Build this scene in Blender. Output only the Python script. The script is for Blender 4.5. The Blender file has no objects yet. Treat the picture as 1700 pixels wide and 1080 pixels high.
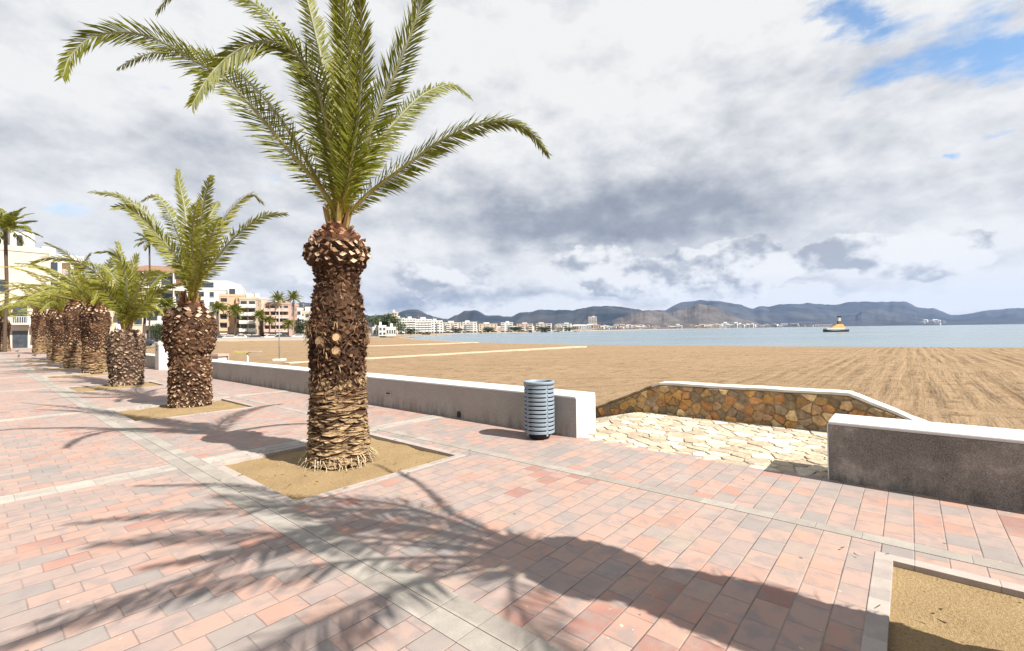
import bpy, bmesh, math, random
from mathutils import Vector, Matrix, noise
R_ = math.radians
S = bpy.context.scene
COL = S.collection
rnd = random.Random(7)

# ------------------------------------------------------------------ camera model (photo 1700 x 1080)
FPX, PW, PH, HC = 772.0, 1700, 1080, 1.6
PITCH, ROLL = math.atan(8.3 / FPX), R_(0.75)
FW = Vector((0, math.cos(PITCH), math.sin(PITCH)))
_r0, _u0 = Vector((1, 0, 0)), Vector((0, -math.sin(PITCH), math.cos(PITCH)))
UP = _u0 * math.cos(ROLL) + _r0 * math.sin(ROLL)
RT = _r0 * math.cos(ROLL) - _u0 * math.sin(ROLL)
CAM = Vector((0, 0, HC))
def ray(x, y): return FW * FPX + RT * (x - 850) - UP * (y - 540)
def G(x, y, z=0.0):
    d = ray(x, y); return CAM + d * ((z - HC) / d.z)
def D(x, y, dep):
    d = ray(x, y); return CAM + d * (dep / d.y)
AX = R_(49.5)                                   # promenade frame: local X = towards the beach (v), local Y = along the promenade (u)
VV = Vector((math.cos(AX), math.sin(AX), 0)); UU = Vector((-math.sin(AX), math.cos(AX), 0))
def L2W(v, u, z=0.0): return VV * v + UU * u + Vector((0, 0, z))

cam_d = bpy.data.cameras.new('camera'); cam = bpy.data.objects.new('camera', cam_d); COL.objects.link(cam)
cam_d.sensor_width = 36; cam_d.lens = 36 * FPX / PW; cam_d.clip_end = 60000; cam_d.clip_start = 0.05
M = Matrix((RT, UP, -FW)).transposed().to_4x4(); M.translation = CAM
cam.matrix_world = M; S.camera = cam

# ------------------------------------------------------------------ node helpers
class NT:
    def __init__(s, nt): s.t = nt; s.n = nt.nodes; s.l = nt.links
    def sock(s, node_in, v):
        if hasattr(v, 'is_output'): s.l.new(v, node_in)
        elif v is not None: node_in.default_value = v
    def new(s, typ, **kw):
        n = s.n.new(typ)
        for k, v in kw.items(): setattr(n, k, v)
        return n
    def m(s, op, a, b=None, c=None, clamp=False):
        n = s.new('ShaderNodeMath', operation=op, use_clamp=clamp)
        s.sock(n.inputs[0], a)
        if b is not None: s.sock(n.inputs[1], b)
        if c is not None: s.sock(n.inputs[2], c)
        return n.outputs[0]
    def mix(s, f, a, b, blend='MIX'):
        n = s.new('ShaderNodeMix', data_type='RGBA', blend_type=blend)
        s.sock(n.inputs[0], f); s.sock(n.inputs[6], c4(a)); s.sock(n.inputs[7], c4(b)); return n.outputs[2]
    def noise(s, vec, scale, detail=4, rough=.55, dim='3D', out=0):
        n = s.new('ShaderNodeTexNoise', noise_dimensions=dim)
        if vec is not None: s.l.new(vec, n.inputs['Vector'])
        n.inputs['Scale'].default_value = scale; n.inputs['Detail'].default_value = detail; n.inputs['Roughness'].default_value = rough
        return n.outputs[out]
    def ramp(s, f, stops, interp='LINEAR'):
        n = s.new('ShaderNodeValToRGB'); n.color_ramp.interpolation = interp
        e = n.color_ramp.elements
        while len(e) < len(stops): e.new(.5)
        for i, (p, c) in enumerate(stops):
            e[i].position = p; e[i].color = c4(c) if not isinstance(c, (int, float)) else (c, c, c, 1)
        s.sock(n.inputs[0], f); return n.outputs[0]
    def vec(s, x, y, z):
        n = s.new('ShaderNodeCombineXYZ')
        for i, q in enumerate((x, y, z)): s.sock(n.inputs[i], q)
        return n.outputs[0]
    def vm(s, op, a, b):
        n = s.new('ShaderNodeVectorMath', operation=op); s.sock(n.inputs[0], a); s.sock(n.inputs[1], b); return n.outputs[0]
    def sep(s, v):
        n = s.new('ShaderNodeSeparateXYZ'); s.l.new(v, n.inputs[0]); return n.outputs
    def smooth(s, x, a, b):
        n = s.new('ShaderNodeMapRange', interpolation_type='SMOOTHSTEP')
        s.sock(n.inputs[0], x); n.inputs[1].default_value = a; n.inputs[2].default_value = b; return n.outputs[0]
    def obj(s): return s.new('ShaderNodeTexCoord').outputs['Object']
    def bump(s, h, strength=.3, dist=.01, normal=None):
        n = s.new('ShaderNodeBump'); n.inputs['Strength'].default_value = strength; n.inputs['Distance'].default_value = dist
        s.l.new(h, n.inputs['Height'])
        if normal is not None: s.l.new(normal, n.inputs['Normal'])
        return n.outputs[0]
def c4(c):
    if hasattr(c, 'is_output') or c is None: return c
    return tuple(c) if len(c) == 4 else (*c, 1)
def material(name, rough=.8, spec=.3):
    m = bpy.data.materials.new(name); m.use_nodes = True
    t = NT(m.node_tree); b = m.node_tree.nodes['Principled BSDF']
    b.inputs['Roughness'].default_value = rough; b.inputs['Specular IOR Level'].default_value = spec
    return m, t, b
def mottled(name, col, var=.25, scale=3.0, rough=.8, spec=.3, bump=0.0, bscale=40, bdist=.01, fine=.0, metal=0):
    m, t, b = material(name, rough, spec)
    o = t.obj(); n = t.noise(o, scale, 6, .6)
    dark = tuple(c * (1 - var) for c in col); light = tuple(min(1, c * (1 + var)) for c in col)
    c = t.ramp(n, [(.3, dark), (.7, light)])
    if fine:
        n2 = t.noise(o, scale * 25, 3, .6); c = t.mix(fine, c, t.ramp(n2, [(.3, dark), (.7, light)]))
    t.l.new(c, b.inputs['Base Color']); b.inputs['Metallic'].default_value = metal
    if bump: t.l.new(t.bump(t.noise(o, bscale, 5, .6), bump, bdist), b.inputs['Normal'])
    return m

# ------------------------------------------------------------------ mesh helpers
def jit(c, q, a=.25):
    k = 1 + q.uniform(-a, a); return tuple(max(0, x * k) for x in c)
def lerp(a, b, t): return a + (b - a) * t
class MB:
    def __init__(s): s.v = []; s.f = []; s.mi = []; s.c = []; s.col = None; s.mat = 0
    def vert(s, p): s.v.append(tuple(p)); s.c.append(s.col or (1, 1, 1)); return len(s.v) - 1
    def face(s, *i): s.f.append(i); s.mi.append(s.mat)
    def quad(s, a, b, c, d): s.face(*[s.vert(p) for p in (a, b, c, d)])
    def box(s, x0, y0, z0, x1, y1, z1, xf=None):
        P = [(x0,y0,z0),(x1,y0,z0),(x1,y1,z0),(x0,y1,z0),(x0,y0,z1),(x1,y0,z1),(x1,y1,z1),(x0,y1,z1)]
        i = [s.vert(xf @ Vector(p) if xf else p) for p in P]
        for q in ((3,2,1,0),(4,5,6,7),(0,1,5,4),(1,2,6,5),(2,3,7,6),(3,0,4,7)): s.face(*[i[k] for k in q])
    def prism(s, poly, z0, z1):                  # poly counter-clockwise in XY
        n = len(poly); a = [s.vert((x, y, z0)) for x, y in poly]; b = [s.vert((x, y, z1)) for x, y in poly]
        s.face(*reversed(a)); s.face(*b)
        for i in range(n): j = (i + 1) % n; s.face(a[i], a[j], b[j], b[i])
    def rings(s, rings, cap0=True, cap1=True):
        idx = [[s.vert(p) for p in r] for r in rings]
        for a, b in zip(idx, idx[1:]):
            n = len(a)
            for i in range(n): j = (i + 1) % n; s.face(a[i], a[j], b[j], b[i])
        if cap0: s.face(*reversed(idx[0]))
        if cap1: s.face(*idx[-1])
    def lathe(s, prof, n=24, c=(0, 0, 0), cap0=True, cap1=True):
        s.rings([[(c[0] + r * math.cos(2*math.pi*k/n), c[1] + r * math.sin(2*math.pi*k/n), c[2] + z) for k in range(n)] for z, r in prof], cap0, cap1)
    def tube(s, pts, rad, n=6, cap=True):
        pts = [Vector(p) for p in pts]; rs = rad if isinstance(rad, (list, tuple)) else [rad] * len(pts); R = []; prev = None
        for i, p in enumerate(pts):
            t = (pts[min(i+1, len(pts)-1)] - pts[max(i-1, 0)]).normalized()
            if prev is None: a = t.orthogonal().normalized()
            else: a = (prev - t * prev.dot(t)).normalized()
            prev = a; b = t.cross(a)
            R.append([p + (a * math.cos(2*math.pi*k/n) + b * math.sin(2*math.pi*k/n)) * rs[i] for k in range(n)])
        s.rings(R, cap, cap)
    def mesh(s, name, mats, smooth=False):
        me = bpy.data.meshes.new(name); me.from_pydata(s.v, [], s.f)
        for m in (mats if isinstance(mats, (list, tuple)) else [mats]): me.materials.append(m)
        me.polygons.foreach_set('material_index', s.mi)
        if smooth: me.polygons.foreach_set('use_smooth', [True] * len(s.f))
        if s.col is not None:
            a = me.color_attributes.new('tint', 'FLOAT_COLOR', 'POINT')
            a.data.foreach_set('color', [q for c in s.c for q in (*c, 1)])
        me.update(); return me
def link(name, me, parent=None, loc=None, rz=None):
    o = bpy.data.objects.new(name, me); COL.objects.link(o)
    if parent: o.parent = parent
    if loc is not None: o.location = loc
    if rz is not None: o.rotation_euler = (0, 0, rz)
    return o
def build(name, mb, mats, parent=None, loc=None, rz=None, smooth=False, bevel=0, seg=2):
    o = link(name, mb.mesh(name, mats, smooth), parent, loc, rz)
    if bevel:
        b = o.modifiers.new('bevel', 'BEVEL'); b.width = bevel; b.segments = seg; b.limit_method = 'ANGLE'
    return o
def tag(o, label=None, cat=None, group=None, kind=None):
    for k, v in (('label', label), ('category', cat), ('group', group), ('kind', kind)):
        if v: o[k] = v
    return o
def thing(name, label, cat, loc=(0, 0, 0), rz=0, group=None):
    o = link(name, None, None, loc, rz); return tag(o, label, cat, group)
def copy_tree(o, parent=None):
    c = o.copy(); COL.objects.link(c)
    if parent: c.parent = parent
    for ch in list(o.children): copy_tree(ch, c)
    return c

# ------------------------------------------------------------------ world: Nishita sky with a broken cloud deck, and the sun
SUN_AZ, SUN_EL = math.atan2(.842, -.539), R_(45)
W = bpy.data.worlds.new('World'); S.world = W; W.use_nodes = True
def make_world():
    t = NT(W.node_tree); bg = W.node_tree.nodes['Background']; bg.inputs[1].default_value = 0.1
    sky = t.new('ShaderNodeTexSky', sky_type='NISHITA'); sky.sun_disc = False
    sky.sun_elevation = SUN_EL; sky.sun_rotation = SUN_AZ; sky.dust_density = .6; sky.ozone_density = 1.6
    d = t.new('ShaderNodeTexCoord').outputs['Generated']
    x, y, z = t.sep(d)
    az = t.m('ARCTAN2', x, y); el = t.m('ARCSINE', z)
    dv = t.vm('MULTIPLY', d, (1, 1, 1.7))
    w = t.noise(dv, 3.2, 6, .62, out=1); wx, wy, wz = t.sep(w)
    azw = t.m('MULTIPLY_ADD', t.m('SUBTRACT', wx, .5), .34, az)
    elw = t.m('MULTIPLY_ADD', t.m('SUBTRACT', wy, .5), .19, el)
    def gauss(px, py, sx, sy, wt, acc, warp=1):
        r = ray(px, py).normalized(); a = math.atan2(r.x, r.y); e = math.asin(r.z)
        ca = math.cos(a)
        A = t.m('MULTIPLY', t.m('SUBTRACT', azw if warp else az, a), FPX / (sx * ca * ca)); A = t.m('MULTIPLY', A, A)
        B = t.m('MULTIPLY', t.m('SUBTRACT', elw if warp else el, e), FPX / (sy * ca)); B = t.m('MULTIPLY_ADD', B, B, A)
        g = t.m('POWER', math.e, t.m('MULTIPLY', B, -1))
        return t.m('MULTIPLY_ADD', g, wt, acc) if acc is not None else t.m('MULTIPLY', g, wt)
    dark = None
    for b in CLOUD_DARK: dark = gauss(*b, dark)
    blue = None
    for b in CLOUD_BLUE: blue = gauss(*b, blue)
    blue = t.m('MULTIPLY_ADD', t.smooth(el, .78, 1.15), .75, blue)          # unseen blue gap added overhead to lessen the sky fill
    fb = t.noise(dv, 4.9, 10, .58)
    off = t.vm('ADD', dv, (.022, -.006, .050))
    relief = t.m('SUBTRACT', fb, t.noise(off, 4.9, 10, .58))
    fb2 = t.noise(dv, 2.1, 7, .55)
    B = t.m('MULTIPLY_ADD', t.m('SUBTRACT', fb2, .5), .36, .92)
    B = t.m('SUBTRACT', B, dark)
    B = t.m('MULTIPLY_ADD', relief, 1.3, B)
    B = t.m('MULTIPLY_ADD', t.m('SUBTRACT', fb, .5), .34, B)
    cl = t.ramp(B, [(0.0, (1.0, 1.13, 1.38)), (.35, (1.62, 1.76, 2.02)), (.60, (2.55, 2.64, 2.80)), (.86, (3.5, 3.52, 3.58)), (1, (3.95, 3.94, 3.92))])
    f3 = t.noise(t.vm('MULTIPLY', d, (1, 1, 3.2)), 7.5, 8, .62)
    cov = t.m('SUBTRACT', t.m('MULTIPLY_ADD', t.m('SUBTRACT', f3, .5), 2.0, .74), blue)
    cov = t.smooth(cov, -.30, .42)
    skyc = t.mix(1, sky.outputs[0], (.50, .74, .86), 'MULTIPLY')
    skyc = t.mix(.12, skyc, (4.2, 4.25, 4.3))
    c = t.mix(cov, skyc, cl)
    puff = None
    for g_ in CLOUD_PUFF: puff = gauss(*g_, puff)
    dp = t.vm('MULTIPLY', d, (1, 1, 1.45)); n1 = t.noise(dp, 8.0, 10, .56)
    n2 = t.noise(t.vm('ADD', dp, (.012, -.004, .030)), 8.0, 10, .56)
    thr = t.m('ADD', t.m('MULTIPLY', t.m('SUBTRACT', n1, .5), 2.4), t.m('SUBTRACT', puff, .62))
    alpha = t.smooth(thr, -.02, .20)
    lit = t.m('ADD', t.m('MULTIPLY', t.m('SUBTRACT', n1, n2), 6.0), t.m('MULTIPLY_ADD', t.m('SUBTRACT', fb, .5), .7, .70))
    lit = t.m('SUBTRACT', lit, t.m('MULTIPLY', dark, .30))
    pc = t.ramp(lit, [(.15, (1.75, 1.88, 2.12)), (.45, (2.55, 2.65, 2.82)), (.75, (3.6, 3.63, 3.68)), (1, (4.15, 4.13, 4.08))])
    c = t.mix(t.m('MULTIPLY', alpha, .9), c, pc)
    t.l.new(c, bg.inputs[0])
CLOUD_DARK = [(930,370,330,62,.50),(1120,330,260,80,.25),(760,486,240,9,.40),(1120,418,130,34,.28),(1270,478,130,9,.36),(1430,428,70,10,.25),
              (180,235,260,48,.22),(430,262,140,30,.18),(1560,340,160,50,.14),(40,10,170,30,.20),(1250,190,120,40,.10),(520,500,120,10,.2),
              (960,425,140,16,-.34),(1480,405,170,20,-.36),(1100,458,150,12,-.36),(820,512,170,8,-.40),(1050,508,650,14,-.55),(1350,455,250,30,-.12),(250,90,260,50,-.14),(1000,80,260,70,-.16),(650,400,60,26,-.12)]
CLOUD_PUFF = [(1090,458,170,36,1.0),(1430,420,200,46,1.1),(960,430,90,26,.85),(1260,450,120,34,.85),(740,462,150,34,.8),(480,470,140,30,.6),(1620,400,120,40,.7)]
CLOUD_BLUE = [(1600,62,165,62,.92),(1460,128,80,26,.55),(1440,10,60,30,.5),(1690,90,70,60,.55),(1625,268,34,12,.8),(130,352,120,26,.42),(420,305,90,26,.3),(1440,25,60,36,.5),(1690,235,50,10,.6)]
make_world()
sun_d = bpy.data.lights.new('sun', 'SUN'); sun_d.energy = 5.0; sun_d.angle = R_(.53); sun_d.color = (1, .955, .88)
sun = link('sun', sun_d)
sd = Vector((math.sin(SUN_AZ) * math.cos(SUN_EL), math.cos(SUN_AZ) * math.cos(SUN_EL), math.sin(SUN_EL)))
sun.rotation_euler = sd.to_track_quat('Z', 'Y').to_euler()
S.view_settings.view_transform = 'Standard'; S.view_settings.look = 'None'; S.view_settings.exposure = 1.2; S.view_settings.gamma = 1

# ------------------------------------------------------------------ materials
def paver_material():
    m, t, b = material('concrete_pavers', .75, .3)
    o = t.obj(); x, y, z = t.sep(o)
    ry = t.m('DIVIDE', y, .18); row = t.m('FLOOR', ry); fy = t.m('FRACT', ry)
    wn = t.new('ShaderNodeTexWhiteNoise', noise_dimensions='1D'); t.l.new(row, wn.inputs['W'])
    half = t.m('MULTIPLY', t.m('MODULO', t.m('ABSOLUTE', row), 2.0), .5)
    rx = t.m('ADD', t.m('DIVIDE', x, .245), t.m('MULTIPLY_ADD', wn.outputs[0], .16, half))
    cell = t.m('FLOOR', rx); fx = t.m('FRACT', rx)
    w2 = t.new('ShaderNodeTexWhiteNoise', noise_dimensions='2D'); t.l.new(t.vec(row, cell, 0.0), w2.inputs['Vector'])
    r1 = w2.outputs['Value']; r2, r3, r4 = t.sep(w2.outputs['Color'])
    big = t.noise(o, .55, 3, .5)
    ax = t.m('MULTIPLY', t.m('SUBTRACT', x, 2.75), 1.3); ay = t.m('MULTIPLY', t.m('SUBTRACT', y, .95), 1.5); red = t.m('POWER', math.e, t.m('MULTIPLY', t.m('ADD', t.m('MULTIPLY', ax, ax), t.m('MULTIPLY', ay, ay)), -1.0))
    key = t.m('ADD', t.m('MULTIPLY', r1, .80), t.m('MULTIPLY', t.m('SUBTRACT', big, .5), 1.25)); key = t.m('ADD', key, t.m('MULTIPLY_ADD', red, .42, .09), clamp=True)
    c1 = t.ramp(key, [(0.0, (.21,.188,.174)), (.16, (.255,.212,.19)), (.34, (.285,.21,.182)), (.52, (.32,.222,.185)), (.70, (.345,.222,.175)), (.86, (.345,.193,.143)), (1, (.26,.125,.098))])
    inb = t.noise(t.vm('ADD', t.vm('MULTIPLY', o, (1, 1, 1)), t.vec(t.m('MULTIPLY', r2, 30), t.m('MULTIPLY', r3, 30), 0.0)), 6.5, 4, .6)
    c1 = t.mix(t.m('MULTIPLY', t.smooth(inb, .44, .66), .72), c1, (.205,.175,.165))
    grain = t.noise(o, 160, 3, .7)
    c1 = t.mix(.28, c1, t.ramp(grain, [(.3, (.55,.55,.55)), (.7, (1.35,1.35,1.35))]), 'MULTIPLY')
    dirt = t.noise(o, 1.7, 6, .65)
    c1 = t.mix(t.m('MULTIPLY', t.smooth(dirt, .52, .8), .4), c1, (.36,.31,.27))
    spots = t.noise(o, 22, 2, .5); c1 = t.mix(t.m('MULTIPLY', t.smooth(spots, .73, .76), .6), c1, (.5,.48,.45))
    def edge(f, w, period):
        d = t.m('MULTIPLY', t.m('MINIMUM', f, t.m('SUBTRACT', 1.0, f)), period); return d
    wob = t.m('MULTIPLY', t.noise(o, 25, 3, .6), .0035)
    dx, dy = edge(fx, 0, .245), edge(fy, 0, .18)
    jm = t.m('MAXIMUM', t.m('SUBTRACT', 1.0, t.smooth(t.m('SUBTRACT', dy, wob), .0004, .0034)), t.m('MULTIPLY', t.m('SUBTRACT', 1.0, t.smooth(t.m('SUBTRACT', dx, wob), .0002, .0026)), .62))
    jn = t.noise(o, 3.1, 3, .5)
    jcol = t.ramp(jn, [(.38, (.06,.05,.044)), (.60, (.22,.17,.14))])
    c = t.mix(t.m('MULTIPLY', jm, .85), c1, jcol)
    stn = t.noise(o, .9, 7, .7); c = t.mix(t.m('MULTIPLY', t.smooth(stn, .56, .72), .32), c, (.13,.105,.09)); drift = t.noise(o, 2.4, 7, .72)
    nearp = t.m('MULTIPLY', t.smooth(x, 1.5, 2.0), t.smooth(x, 4.7, 4.1)); c = t.mix(t.m('MULTIPLY', t.smooth(drift, .50, .72), t.m('MULTIPLY_ADD', nearp, .35, .12)), c, (.33,.26,.18))
    gum = t.new('ShaderNodeTexVoronoi', feature='F1'); gum.inputs['Scale'].default_value = 4.5; t.l.new(o, gum.inputs['Vector']); c = t.mix(t.m('MULTIPLY', t.smooth(gum.outputs[0], .075, .05), t.m('GREATER_THAN', t.sep(gum.outputs['Color'])[0], .80)), c, (.10,.085,.078))
    c = t.mix(.10, c, (.29,.245,.225))
    t.l.new(c, b.inputs['Base Color'])
    hgt = t.m('ADD', t.m('MULTIPLY', t.smooth(t.m('MINIMUM', dx, dy), 0.0, .007), 1.0), t.m('MULTIPLY', r4, .35)); hgt = t.m('MULTIPLY_ADD', grain, .12, hgt)
    t.l.new(t.bump(hgt, .55, .006), b.inputs['Normal'])
    return m
def slab_material(name, cols, period, along='y'):
    m, t, b = material(name, .8, .25)
    o = t.obj(); x, y, z = t.sep(o); q = t.m('DIVIDE', y if along == 'y' else x, period); cell = t.m('FLOOR', q); f = t.m('FRACT', q)
    w = t.new('ShaderNodeTexWhiteNoise', noise_dimensions='2D'); t.l.new(t.vec(cell, t.m('FLOOR', t.m('DIVIDE', x if along == 'y' else y, .15)), 0.0), w.inputs['Vector'])
    c = t.ramp(w.outputs[0], [(0, cols[0]), (.5, cols[1]), (1, cols[2])])
    n = t.noise(o, 9, 6, .65); c = t.mix(.5, c, t.ramp(n, [(.3, (.72,.72,.72)), (.7, (1.2,1.18,1.15))]), 'MULTIPLY')
    g = t.noise(o, 150, 2, .6); c = t.mix(.25, c, t.ramp(g, [(.3, (.6,.6,.6)), (.7, (1.3,1.3,1.3))]), 'MULTIPLY')
    d = t.m('MULTIPLY', t.m('MINIMUM', f, t.m('SUBTRACT', 1.0, f)), period)
    c = t.mix(t.m('SUBTRACT', .75, t.m('MULTIPLY', t.smooth(d, .0, .003), .75)), c, (.10,.09,.08))
    t.l.new(c, b.inputs['Base Color']); t.l.new(t.bump(t.m('ADD', t.smooth(d, 0, .006), t.m('MULTIPLY', g, .2)), .4, .004), b.inputs['Normal'])
    return m
def sand_material():
    m, t, b = material('raked_sand', .95, .1)
    o = t.obj(); x, y, z = t.sep(o)
    big = t.noise(o, .12, 5, .6); mid = t.noise(t.vm('MULTIPLY', o, (1, .35, 1)), 1.1, 6, .65); fine = t.noise(o, 14, 6, .7)
    c = t.ramp(big, [(.3, (.24,.166,.098)), (.7, (.315,.222,.136))])
    c = t.mix(.45, c, t.ramp(mid, [(.3, (.185,.122,.066)), (.7, (.34,.236,.14))]))
    c = t.mix(.35, c, t.ramp(fine, [(.35, (.115,.074,.040)), (.65, (.31,.215,.125))]))
    # rake furrows running down the beach, swinging slightly
    sw = t.m('MULTIPLY', t.noise(o, .05, 2, .5), 5.0)
    ph = t.m('ADD', t.m('MULTIPLY', y, 11.0), sw); ph = t.m('ADD', ph, t.m('MULTIPLY', t.noise(o, .9, 5, .65), 1.7))
    def streak(k, sc, det=4): return t.m('MULTIPLY', t.m('SUBTRACT', t.noise(t.vm('MULTIPLY', t.vec(x, t.m('ADD', y, t.m('MULTIPLY', sw, .12)), 0.0), (k, 1, 1)), sc, det, .6), .5), 3.2)
    mod = t.smooth(t.noise(t.vm('MULTIPLY', o, (.12, 1, 1)), .55, 3, .6), .40, .62)
    fur = t.m('ADD', t.m('MULTIPLY', t.m('SINE', ph), t.m('MULTIPLY', mod, .55)), t.m('ADD', streak(.05, 2.6), streak(.03, .9)))
    broad = streak(.06, .5, 3)
    msk = t.m('MULTIPLY', t.m('MULTIPLY_ADD', t.smooth(y, 8.0, -2.0), .75, .25), t.smooth(t.noise(o, .16, 3, .6), .30, .50))
    # tracks along the shore on the left part
    fur2 = t.m('SINE', t.m('ADD', t.m('MULTIPLY', t.m('MULTIPLY_ADD', y, .82, x), 1.9), t.m('MULTIPLY', t.noise(o, .25, 5, .6), 9.0)))
    h = t.m('MULTIPLY_ADD', t.m('MULTIPLY', fur, msk), .55, t.m('MULTIPLY', broad, t.m('MULTIPLY', msk, .2)))
    h = t.m('MULTIPLY_ADD', fur2, t.m('MULTIPLY', t.m('SUBTRACT', 1.0, msk), .12), h)
    h = t.m('MULTIPLY_ADD', mid, 1.6, h); h = t.m('MULTIPLY_ADD', fine, .55, h)
    trough = t.m('MULTIPLY', t.smooth(fur, -.1, -.9), t.m('MULTIPLY', msk, .55)); c = t.mix(trough, c, (.13,.083,.045))  # furrow troughs coloured darker
    clod = t.noise(t.vm('MULTIPLY', o, (.6, 1, 1)), 2.2, 8, .72); c = t.mix(t.m('MULTIPLY', t.smooth(clod, .52, .66), .75), c, (.125,.08,.043)); rut = t.noise(t.vm('MULTIPLY', t.vec(t.m('MULTIPLY_ADD', y, .82, x), y, 0.0), (1.0, .06, 1)), 1.3, 5, .65); c = t.mix(t.m('MULTIPLY', t.smooth(rut, .52, .66), .38), c, (.14,.09,.05)); h = t.m('MULTIPLY_ADD', rut, .9, h); c = t.mix(t.m('MULTIPLY', t.smooth(clod, .44, .33), .35), c, (.36,.25,.145)); h = t.m('MULTIPLY_ADD', clod, .8, h)
    wet = t.smooth(z, -.80, -.93); c = t.mix(t.m('MULTIPLY', wet, .55), c, (.30,.255,.20))
    t.l.new(c, b.inputs['Base Color']); t.l.new(t.bump(h, 1.0, .10), b.inputs['Normal'])
    return m
def soil_material():
    m, t, b = material('bare_soil', .95, .1); o = t.obj()
    n = t.noise(o, 2.2, 6, .65); f = t.noise(o, 60, 5, .7)
    c = t.ramp(n, [(.3, (.235,.158,.076)), (.7, (.31,.218,.108))]); c = t.mix(.4, c, t.ramp(f, [(.35, (.12,.08,.042)), (.62, (.33,.24,.14))]))
    v = t.noise(o, 35, 2, .5); c = t.mix(t.m('MULTIPLY', t.smooth(v, .70, .74), .8), c, (.09,.06,.035))
    t.l.new(c, b.inputs['Base Color']); t.l.new(t.bump(t.m('ADD', f, t.m('MULTIPLY', n, 2)), .6, .03), b.inputs['Normal']); return m
def wall_material():
    m, t, b = material('granular_render', .9, .2); o = t.obj(); x, y, z = t.sep(o)
    n = t.noise(o, 1.6, 6, .65); sp = t.noise(o, 95, 3, .75); bl = t.noise(o, 4.2, 6, .7)
    st = t.noise(t.vm('MULTIPLY', o, (4, 4, .8)), 1.3, 8, .75)
    c = t.ramp(n, [(.3, (.28,.25,.222)), (.7, (.40,.362,.325))])
    c = t.mix(.55, c, t.ramp(sp, [(.36, (.11,.10,.09)), (.64, (.44,.41,.375))]))
    c = t.mix(t.m('MULTIPLY', t.smooth(bl, .56, .75), .45), c, (.36,.30,.26))
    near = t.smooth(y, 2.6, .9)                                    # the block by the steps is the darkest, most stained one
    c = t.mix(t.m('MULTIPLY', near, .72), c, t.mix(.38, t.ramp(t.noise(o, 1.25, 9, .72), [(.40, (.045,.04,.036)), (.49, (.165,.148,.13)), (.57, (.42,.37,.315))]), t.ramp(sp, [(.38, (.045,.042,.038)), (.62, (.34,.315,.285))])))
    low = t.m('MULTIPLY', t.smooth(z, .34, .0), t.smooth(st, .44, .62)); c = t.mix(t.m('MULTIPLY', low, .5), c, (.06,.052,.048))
    t.l.new(c, b.inputs['Base Color']); t.l.new(t.bump(sp, .6, .006), b.inputs['Normal']); return m
def white_material(name='white_paint', col=(.50,.49,.47), stain=.35):
    m, t, b = material(name, .7, .3); o = t.obj()
    n = t.noise(o, 3.1, 7, .7); st = t.noise(t.vm('MULTIPLY', o, (6, 6, .7)), 1.5, 5, .6); f = t.noise(o, 60, 4, .6)
    c = t.mix(t.m('MULTIPLY', t.smooth(n, .55, .78), stain), col, tuple(q * .55 for q in col))
    c = t.mix(t.m('MULTIPLY', t.smooth(st, .56, .75), stain), c, (.30,.27,.23))
    c = t.mix(.2, c, t.ramp(f, [(.3, (.7,.7,.7)), (.7, (1.2,1.2,1.2))]), 'MULTIPLY')
    t.l.new(c, b.inputs['Base Color']); t.l.new(t.bump(f, .3, .004), b.inputs['Normal']); return m
def water_material():
    m, t, b = material('sea_water', .12, .5); o = t.obj()
    s1 = t.noise(t.vm('MULTIPLY', o, (.35, 1, 1)), .55, 5, .6); s2 = t.noise(t.vm('MULTIPLY', o, (.5, 1, 1)), 2.6, 4, .6)
    pt = t.noise(t.vm('MULTIPLY', o, (.18, 1, 1)), .02, 5, .6)
    c = t.ramp(pt, [(.35, (.105,.15,.175)), (.65, (.15,.195,.215))])
    t.l.new(c, b.inputs['Base Color'])
    t.l.new(t.ramp(pt, [(.35, .16), (.65, .30)]), b.inputs['Roughness'])
    t.l.new(t.bump(t.m('MULTIPLY_ADD', s2, .35, s1), .55, .35), b.inputs['Normal']); return m
def tint_material(name, rough=.8, spec=.25, nscale=30, amt=.5, transl=0.0, bump=0.0):
    m, t, b = material(name, rough, spec)
    a = t.new('ShaderNodeAttribute', attribute_name='tint').outputs['Color']; o = t.obj()
    n = t.noise(o, nscale, 4, .65)
    c = t.mix(amt, a, t.ramp(n, [(.28, (.45,.43,.42)), (.72, (1.5,1.48,1.45))]), 'MULTIPLY')
    t.l.new(c, b.inputs['Base Color'])
    if bump: t.l.new(t.bump(n, bump, .02), b.inputs['Normal'])
    if transl:
        out = m.node_tree.nodes['Material Output']; tr = t.new('ShaderNodeBsdfTranslucent'); t.l.new(t.mix(1, c, (1.25, 1.3, .55), 'MULTIPLY'), tr.inputs[0])
        mx = t.new('ShaderNodeMixShader'); mx.inputs[0].default_value = transl
        t.l.new(b.outputs[0], mx.inputs[1]); t.l.new(tr.outputs[0], mx.inputs[2]); t.l.new(mx.outputs[0], out.inputs[0])
    return m
def mountain_material(name, a, bcol, scale):
    m, t, b = material(name, .95, .05); o = t.obj()
    n = t.noise(o, scale, 8, .65); n2 = t.noise(o, scale * 6, 5, .7)
    c = t.ramp(n, [(.35, a), (.65, bcol)]); c = t.mix(.5, c, t.ramp(n2, [(.3, (.5,.5,.5)), (.7, (1.5,1.5,1.5))]), 'MULTIPLY')
    t.l.new(c, b.inputs['Base Color']); return m

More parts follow.
